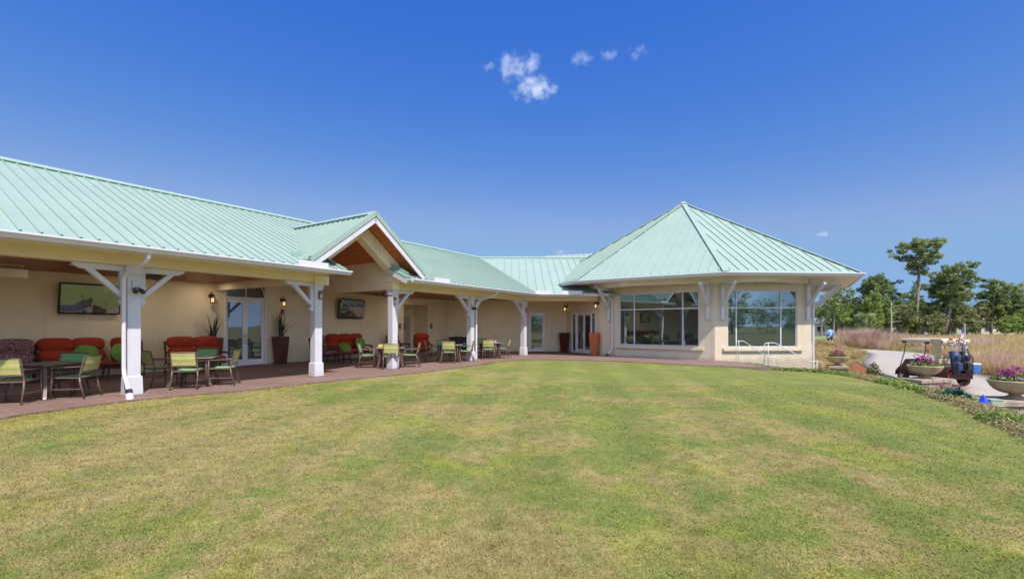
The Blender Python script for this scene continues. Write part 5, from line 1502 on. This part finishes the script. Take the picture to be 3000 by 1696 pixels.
BL += [(86.8,102,6.2,3.2,m_broad,'leafy understorey tree between the two big pines'),(90.5,103,5.8,3.2,m_scrub,'thin scrub tree under the leaning pine'),(79.5,101,6.2,3.0,m_broad,'mid green tree under the round topped pine'),
      (101.0,101,6.4,3.2,m_scrub,'pale scrub tree around the slender pine'),(105.8,100,6.0,3.0,m_broad,'light green tree between slender pine and frame edge'),(69.0,99,6.0,3.0,m_broad,'green tree rising over the short bright palm'),
      (76.0,103,6.8,3.2,m_scrub,'grey green tree behind the bare snag'),(97.0,104,6.6,3.4,m_pine,'shadowy tree beneath the thin grey pine'),(109.5,99,6.4,3.2,m_broad,'leafy tree filling the corner by the fairway')]
for i,(x,y,h,w,mt,lb) in enumerate(BL): broad(x,y,h if h < 5 else h*1.28,w*1.05,lb,60+i,mt,name='bush' if h < 5 else 'broadleaf_tree',cat='bush' if h < 5 else 'tree',n=110)
def palm(x, y, h, label, seed, droop=1.0, dark=False):
    r = np.random.default_rng(seed); z = Hs(x,y)
    t = thing('palm_tree', label, 'palm', (x,y,z-.1), 0, TG)
    b = MB(); b.tube([(0,0,0),(.08,0,h*.5),(0,0,h)],[.24,.2,.19],9); b.build('trunk', m_bark, t)
    V=[];F=[];T=[]
    for k in range(30):
        g = r.uniform(0,6.28); el = r.uniform(-.5,1.1); L = r.uniform(1.5,2.3); tt = r.uniform(0,1)
        prev=None
        for q in range(7):
            f_=q/6; rad=L*f_*math.cos(el*.7); zz=h+L*f_*math.sin(el)-.9*droop*f_*f_*L*.5
            c=np.array([math.cos(g)*rad,math.sin(g)*rad,zz])
            if prev is not None:
                sd=np.array([-math.sin(g),math.cos(g),0])
                for sg in (-1,1):
                    for w in range(2):
                        a=prev+(c-prev)*(w*.5); e_=a+sd*sg*(.55*(1-abs(f_-.45)))+np.array([0,0,-.30*droop])+(c-prev)*.5
                        i0=len(V); V+= [a-(c-prev)*.12, a+(c-prev)*.12, e_+(c-prev)*.05, e_-(c-prev)*.05]; F.append((i0,i0+1,i0+2,i0+3)); T+=[tt*.6+r.uniform(0,.4)]*4
            prev=c
    fast_mesh('fronds',V,np.array(F),m_palm if not dark else m_pine,T,t); return t
palm(61.5,93,5.0,'cabbage palm with shaggy trunk beside the pavilion',41,1.4); palm(64.6,94,4.6,'second cabbage palm close behind the golfer',42,1.3)
palm(71.0,94,4.4,'dark palm in front of the leafy trees',43,1.2,True); palm(66.5,90,3.0,'short bright palm left of the dark palm',44,1.0)
# far wood: one mass behind everything, and the wood across the course behind the viewer
def wood(name, pts, seed, hmax, leaf=.30, per=40):
    r = np.random.default_rng(seed); ctr=[]; rr=[]
    for x,y in pts:
        h = hmax*r.uniform(.55,1.05)
        for k in range(9): ctr.append((x+r.normal()*2.0,y+r.normal()*2.0,h*r.uniform(.12,1.0)**.9)); rr.append(r.uniform(1.0,1.9))
    V,F,T = quads_cloud(ctr,np.array(rr),np.array(rr)*.75,per,leaf,r); o = fast_mesh(name,V,F,m_broad,T); tag(o,kind='stuff'); return o
r3 = np.random.default_rng(77)
wood('far_wood',[(x,122+r3.uniform(-6,6)) for x in np.linspace(70,290,210)],71,8.2,.22,120)
wood('far_wood',[(x,-75+x*.28+r3.uniform(-8,8)) for x in np.linspace(-90,190,170)],72,7.0,.17,110)
b = MB()
t = thing('pine_grove','pines across the course, seen mirrored in the pavilion window','trees',(0,0,0),0)
ctr=[];rr=[]
for k in range(12):
    x = r3.uniform(0,120); y = -72+x*.28+r3.uniform(-8,8); h = r3.uniform(7,12)
    b.tube([(x,y,-.5),(x+r3.normal()*.4,y,h)],[.28,.08],6)
    for q in range(14): ctr.append((x+r3.normal()*1.9,y+r3.normal()*1.9,h*r3.uniform(.62,1.05))); rr.append(r3.uniform(.8,1.4))
b.build('trunk', m_bark, t); V,F,T = quads_cloud(ctr,np.array(rr),np.array(rr)*.5,90,.15,r3); fast_mesh('crown',V,F,m_pine,T,t)
# far houses showing as pale scraps between the trunks
m_house = M('pale_house_wall',(.62,.56,.50),.8,.06,1); m_tile = M('pale_roof_tile',(.48,.42,.38),.8,.12,2)
def house(x, y, w, d, h, label):
    t = thing('house', label, 'house', (x,y,Hs(x,y)-.2), R(-12), 'pale houses beyond the trees')
    b = MB(); b.box(-w/2,w/2,-d/2,d/2,0,h); b.build('wall', m_house, t)
    b = MB(); o_=.6; vs=[(-w/2-o_,-d/2-o_,h),(w/2+o_,-d/2-o_,h),(w/2+o_,d/2+o_,h),(-w/2-o_,d/2+o_,h),(-w/2+d/2,0,h+1.9),(w/2-d/2,0,h+1.9)]
    b.add(vs,[(0,1,5,4),(1,2,5),(2,3,4,5),(3,0,4),(3,2,1,0)]); b.build('roof', m_tile, t)
    for k in range(3):
        a=-w/2+w*(k+.5)/3; f=MB(); f.box(a-.8,a+.8,-d/2-.06,-d/2-.005,.9,2.2); wo=f.build('window', m_trim, t); g=MB(); g.box(a-.7,a+.7,-d/2-.07,-d/2-.062,1.0,2.1); g.build('pane', m_doorglass, wo)
house(101,117,15,9,3.0,'long pale house seen between the open pine and fairway bushes'); house(79,116,11,8,2.9,'pale house glimpsed through trunks near the snag'); house(66,108,10,7,2.8,'pale house behind the cabbage palms'); house(113,114,10,8,2.8,'pale house at the far end of the fairway')

# ------------------------------------------------------------------ clouds
def cloud(x, z, w, h, label, seed, dens=.05, y=500.0):
    b = MB(); n=12
    b.lathe([(0.0,-1),(.5,-.87),(.87,-.5),(1,0),(.87,.5),(.5,.87),(0,1)],20); o = b.build('cloud', None or cloud_mat(seed,dens,w,h))
    o.location = (x,y,z); o.scale = (w/2,w/3.2,h/2); tag(o,label,'cloud','small fair weather clouds')
def cloud_mat(seed, dens, w, h):
    t = NT('cloud_vapour'); t.n.remove(t.b)
    v = t.coord('Object'); ln = t.node('ShaderNodeVectorMath'); ln.operation='LENGTH'; t.link(v,ln.inputs[0])
    mp = t.node('ShaderNodeMapping'); mp.inputs['Location'].default_value=(seed*3.7,seed*1.3,seed*2.1); mp.inputs['Scale'].default_value=(w/22,w/34,h/18); t.link(v,mp.inputs['Vector'])
    nz = t.noise(mp.outputs['Vector'],1.15,6,.62)
    f = t.math('SUBTRACT',t.math('MULTIPLY',nz,2.1),t.math('ADD',t.math('MULTIPLY',t.math('POWER',ln.outputs['Value'],1.6),.62),.72))
    f = t.math('MULTIPLY',t.math('MAXIMUM',f,0.0),dens*1.7)
    f = t.math('MINIMUM',f,dens*1.6)
    pv = t.node('ShaderNodeVolumePrincipled'); pv.inputs['Color'].default_value=(1,1,1,1); pv.inputs['Anisotropy'].default_value=.0
    t.link(f,pv.inputs['Density']); t.link(pv.outputs[0],t.out.inputs['Volume'])
    return t.m
cloud(0,277,46,42,'tall ragged cloud above and left of the brightest cloud',1,.055); cloud(21,282,34,30,'puff touching the tall ragged cloud',2,.055)
cloud(25,255,64,33,'brightest and lowest cloud of the cluster',3,.075); cloud(-25,279,20,16,'faint wisp at the edge of the cluster',4,.04)
cloud(74,288,36,22,'flat cloud at the start of the row of three',5,.04); cloud(104,292,24,23,'middle cloud of the row of three',6,.045); cloud(134,294,32,22,'faintest cloud ending the row of three',7,.03)
cloud(334,100,20,10,'lone small cloud above the palms',8,.05); cloud(52,80,24,11,'little cloud peeping over the green roof',9,.05)

# ------------------------------------------------------------------ sky, sun, camera
EL, AZX, AZY = R(55), .50, -.866
w = bpy.data.worlds.new('World'); SC.world = w; w.use_nodes = True
nt = w.node_tree; bg = nt.nodes['Background']
sk = nt.nodes.new('ShaderNodeTexSky'); sk.sky_type = 'NISHITA'; sk.sun_disc = False
sk.sun_elevation = EL; sk.sun_rotation = math.atan2(AZX, AZY); sk.altitude = 0; sk.air_density = 1.0; sk.dust_density = .4; sk.ozone_density = 4.0
N_ = nt.nodes; K_ = nt.links
tint = N_.new('ShaderNodeMix'); tint.data_type = 'RGBA'; tint.blend_type = 'MULTIPLY'; tint.inputs[0].default_value = 1
K_.new(sk.outputs[0], tint.inputs[6]); tint.inputs[7].default_value = (.44,.54,.76,1)
sc_ = N_.new('ShaderNodeSeparateColor'); K_.new(tint.outputs[2], sc_.inputs[0]); cc_ = N_.new('ShaderNodeCombineColor')
for k_, (pw, gain, top_) in enumerate(((2.0,1.14,.97),(1.064,.77,1.66),(.238,2.01,2.9))):
    m1 = N_.new('ShaderNodeMath'); m1.operation = 'POWER'; K_.new(sc_.outputs[k_], m1.inputs[0]); m1.inputs[1].default_value = pw
    m2 = N_.new('ShaderNodeMath'); m2.operation = 'MULTIPLY'; K_.new(m1.outputs[0], m2.inputs[0]); m2.inputs[1].default_value = gain
    m3 = N_.new('ShaderNodeMath'); m3.operation = 'SMOOTH_MIN'; K_.new(m2.outputs[0], m3.inputs[0]); m3.inputs[1].default_value = top_; m3.inputs[2].default_value = .25*top_
    K_.new(m3.outputs[0], cc_.inputs[k_])
# unseen broken pale-blue cloud added over the southern sky to lift porch shade
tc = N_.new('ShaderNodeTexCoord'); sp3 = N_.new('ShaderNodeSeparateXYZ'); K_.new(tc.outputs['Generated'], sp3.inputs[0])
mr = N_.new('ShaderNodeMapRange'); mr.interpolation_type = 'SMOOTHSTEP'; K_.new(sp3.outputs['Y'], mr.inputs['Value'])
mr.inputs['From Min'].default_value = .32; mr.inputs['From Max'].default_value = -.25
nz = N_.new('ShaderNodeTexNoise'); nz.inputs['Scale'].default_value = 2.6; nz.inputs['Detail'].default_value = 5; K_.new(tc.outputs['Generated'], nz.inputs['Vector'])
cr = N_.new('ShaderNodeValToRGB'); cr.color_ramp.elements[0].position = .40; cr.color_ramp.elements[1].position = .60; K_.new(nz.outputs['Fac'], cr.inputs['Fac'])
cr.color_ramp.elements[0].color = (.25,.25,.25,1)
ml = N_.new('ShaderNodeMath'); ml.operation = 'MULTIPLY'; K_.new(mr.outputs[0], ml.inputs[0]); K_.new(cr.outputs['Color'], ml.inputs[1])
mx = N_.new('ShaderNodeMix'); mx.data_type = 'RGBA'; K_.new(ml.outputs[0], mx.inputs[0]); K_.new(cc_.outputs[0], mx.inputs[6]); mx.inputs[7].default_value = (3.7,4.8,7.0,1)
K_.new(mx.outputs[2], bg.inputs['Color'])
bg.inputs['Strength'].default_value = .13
sun = bpy.data.lights.new('sun','SUN'); sun.energy = 3.0; sun.angle = R(.5); sun.color = (1,.95,.88)
so_ = bpy.data.objects.new('sun', sun); COL.objects.link(so_); so_.location = (20,-30,40)
so_.rotation_euler = Vector((AZX*math.cos(EL),AZY*math.cos(EL),math.sin(EL))).to_track_quat('Z','Y').to_euler()
cam = bpy.data.cameras.new('camera'); cam.sensor_width = 36; cam.lens = 1370/3000*36; cam.shift_y = 108/3000
cam.clip_start = .05; cam.clip_end = 6000
co = bpy.data.objects.new('camera', cam); COL.objects.link(co); co.location = (0,0,1.5); co.rotation_euler = (R(90),0,0)
SC.camera = co
vs_ = SC.view_settings; vs_.view_transform = 'Standard'; vs_.look = 'None'; vs_.exposure = 1.05; vs_.gamma = 1
cyc = SC.cycles; cyc.use_denoising = True; cyc.max_bounces = 8; cyc.volume_bounces = 3; cyc.transparent_max_bounces = 8
try: cyc.denoiser = 'OPENIMAGEDENOISE'
except Exception: pass
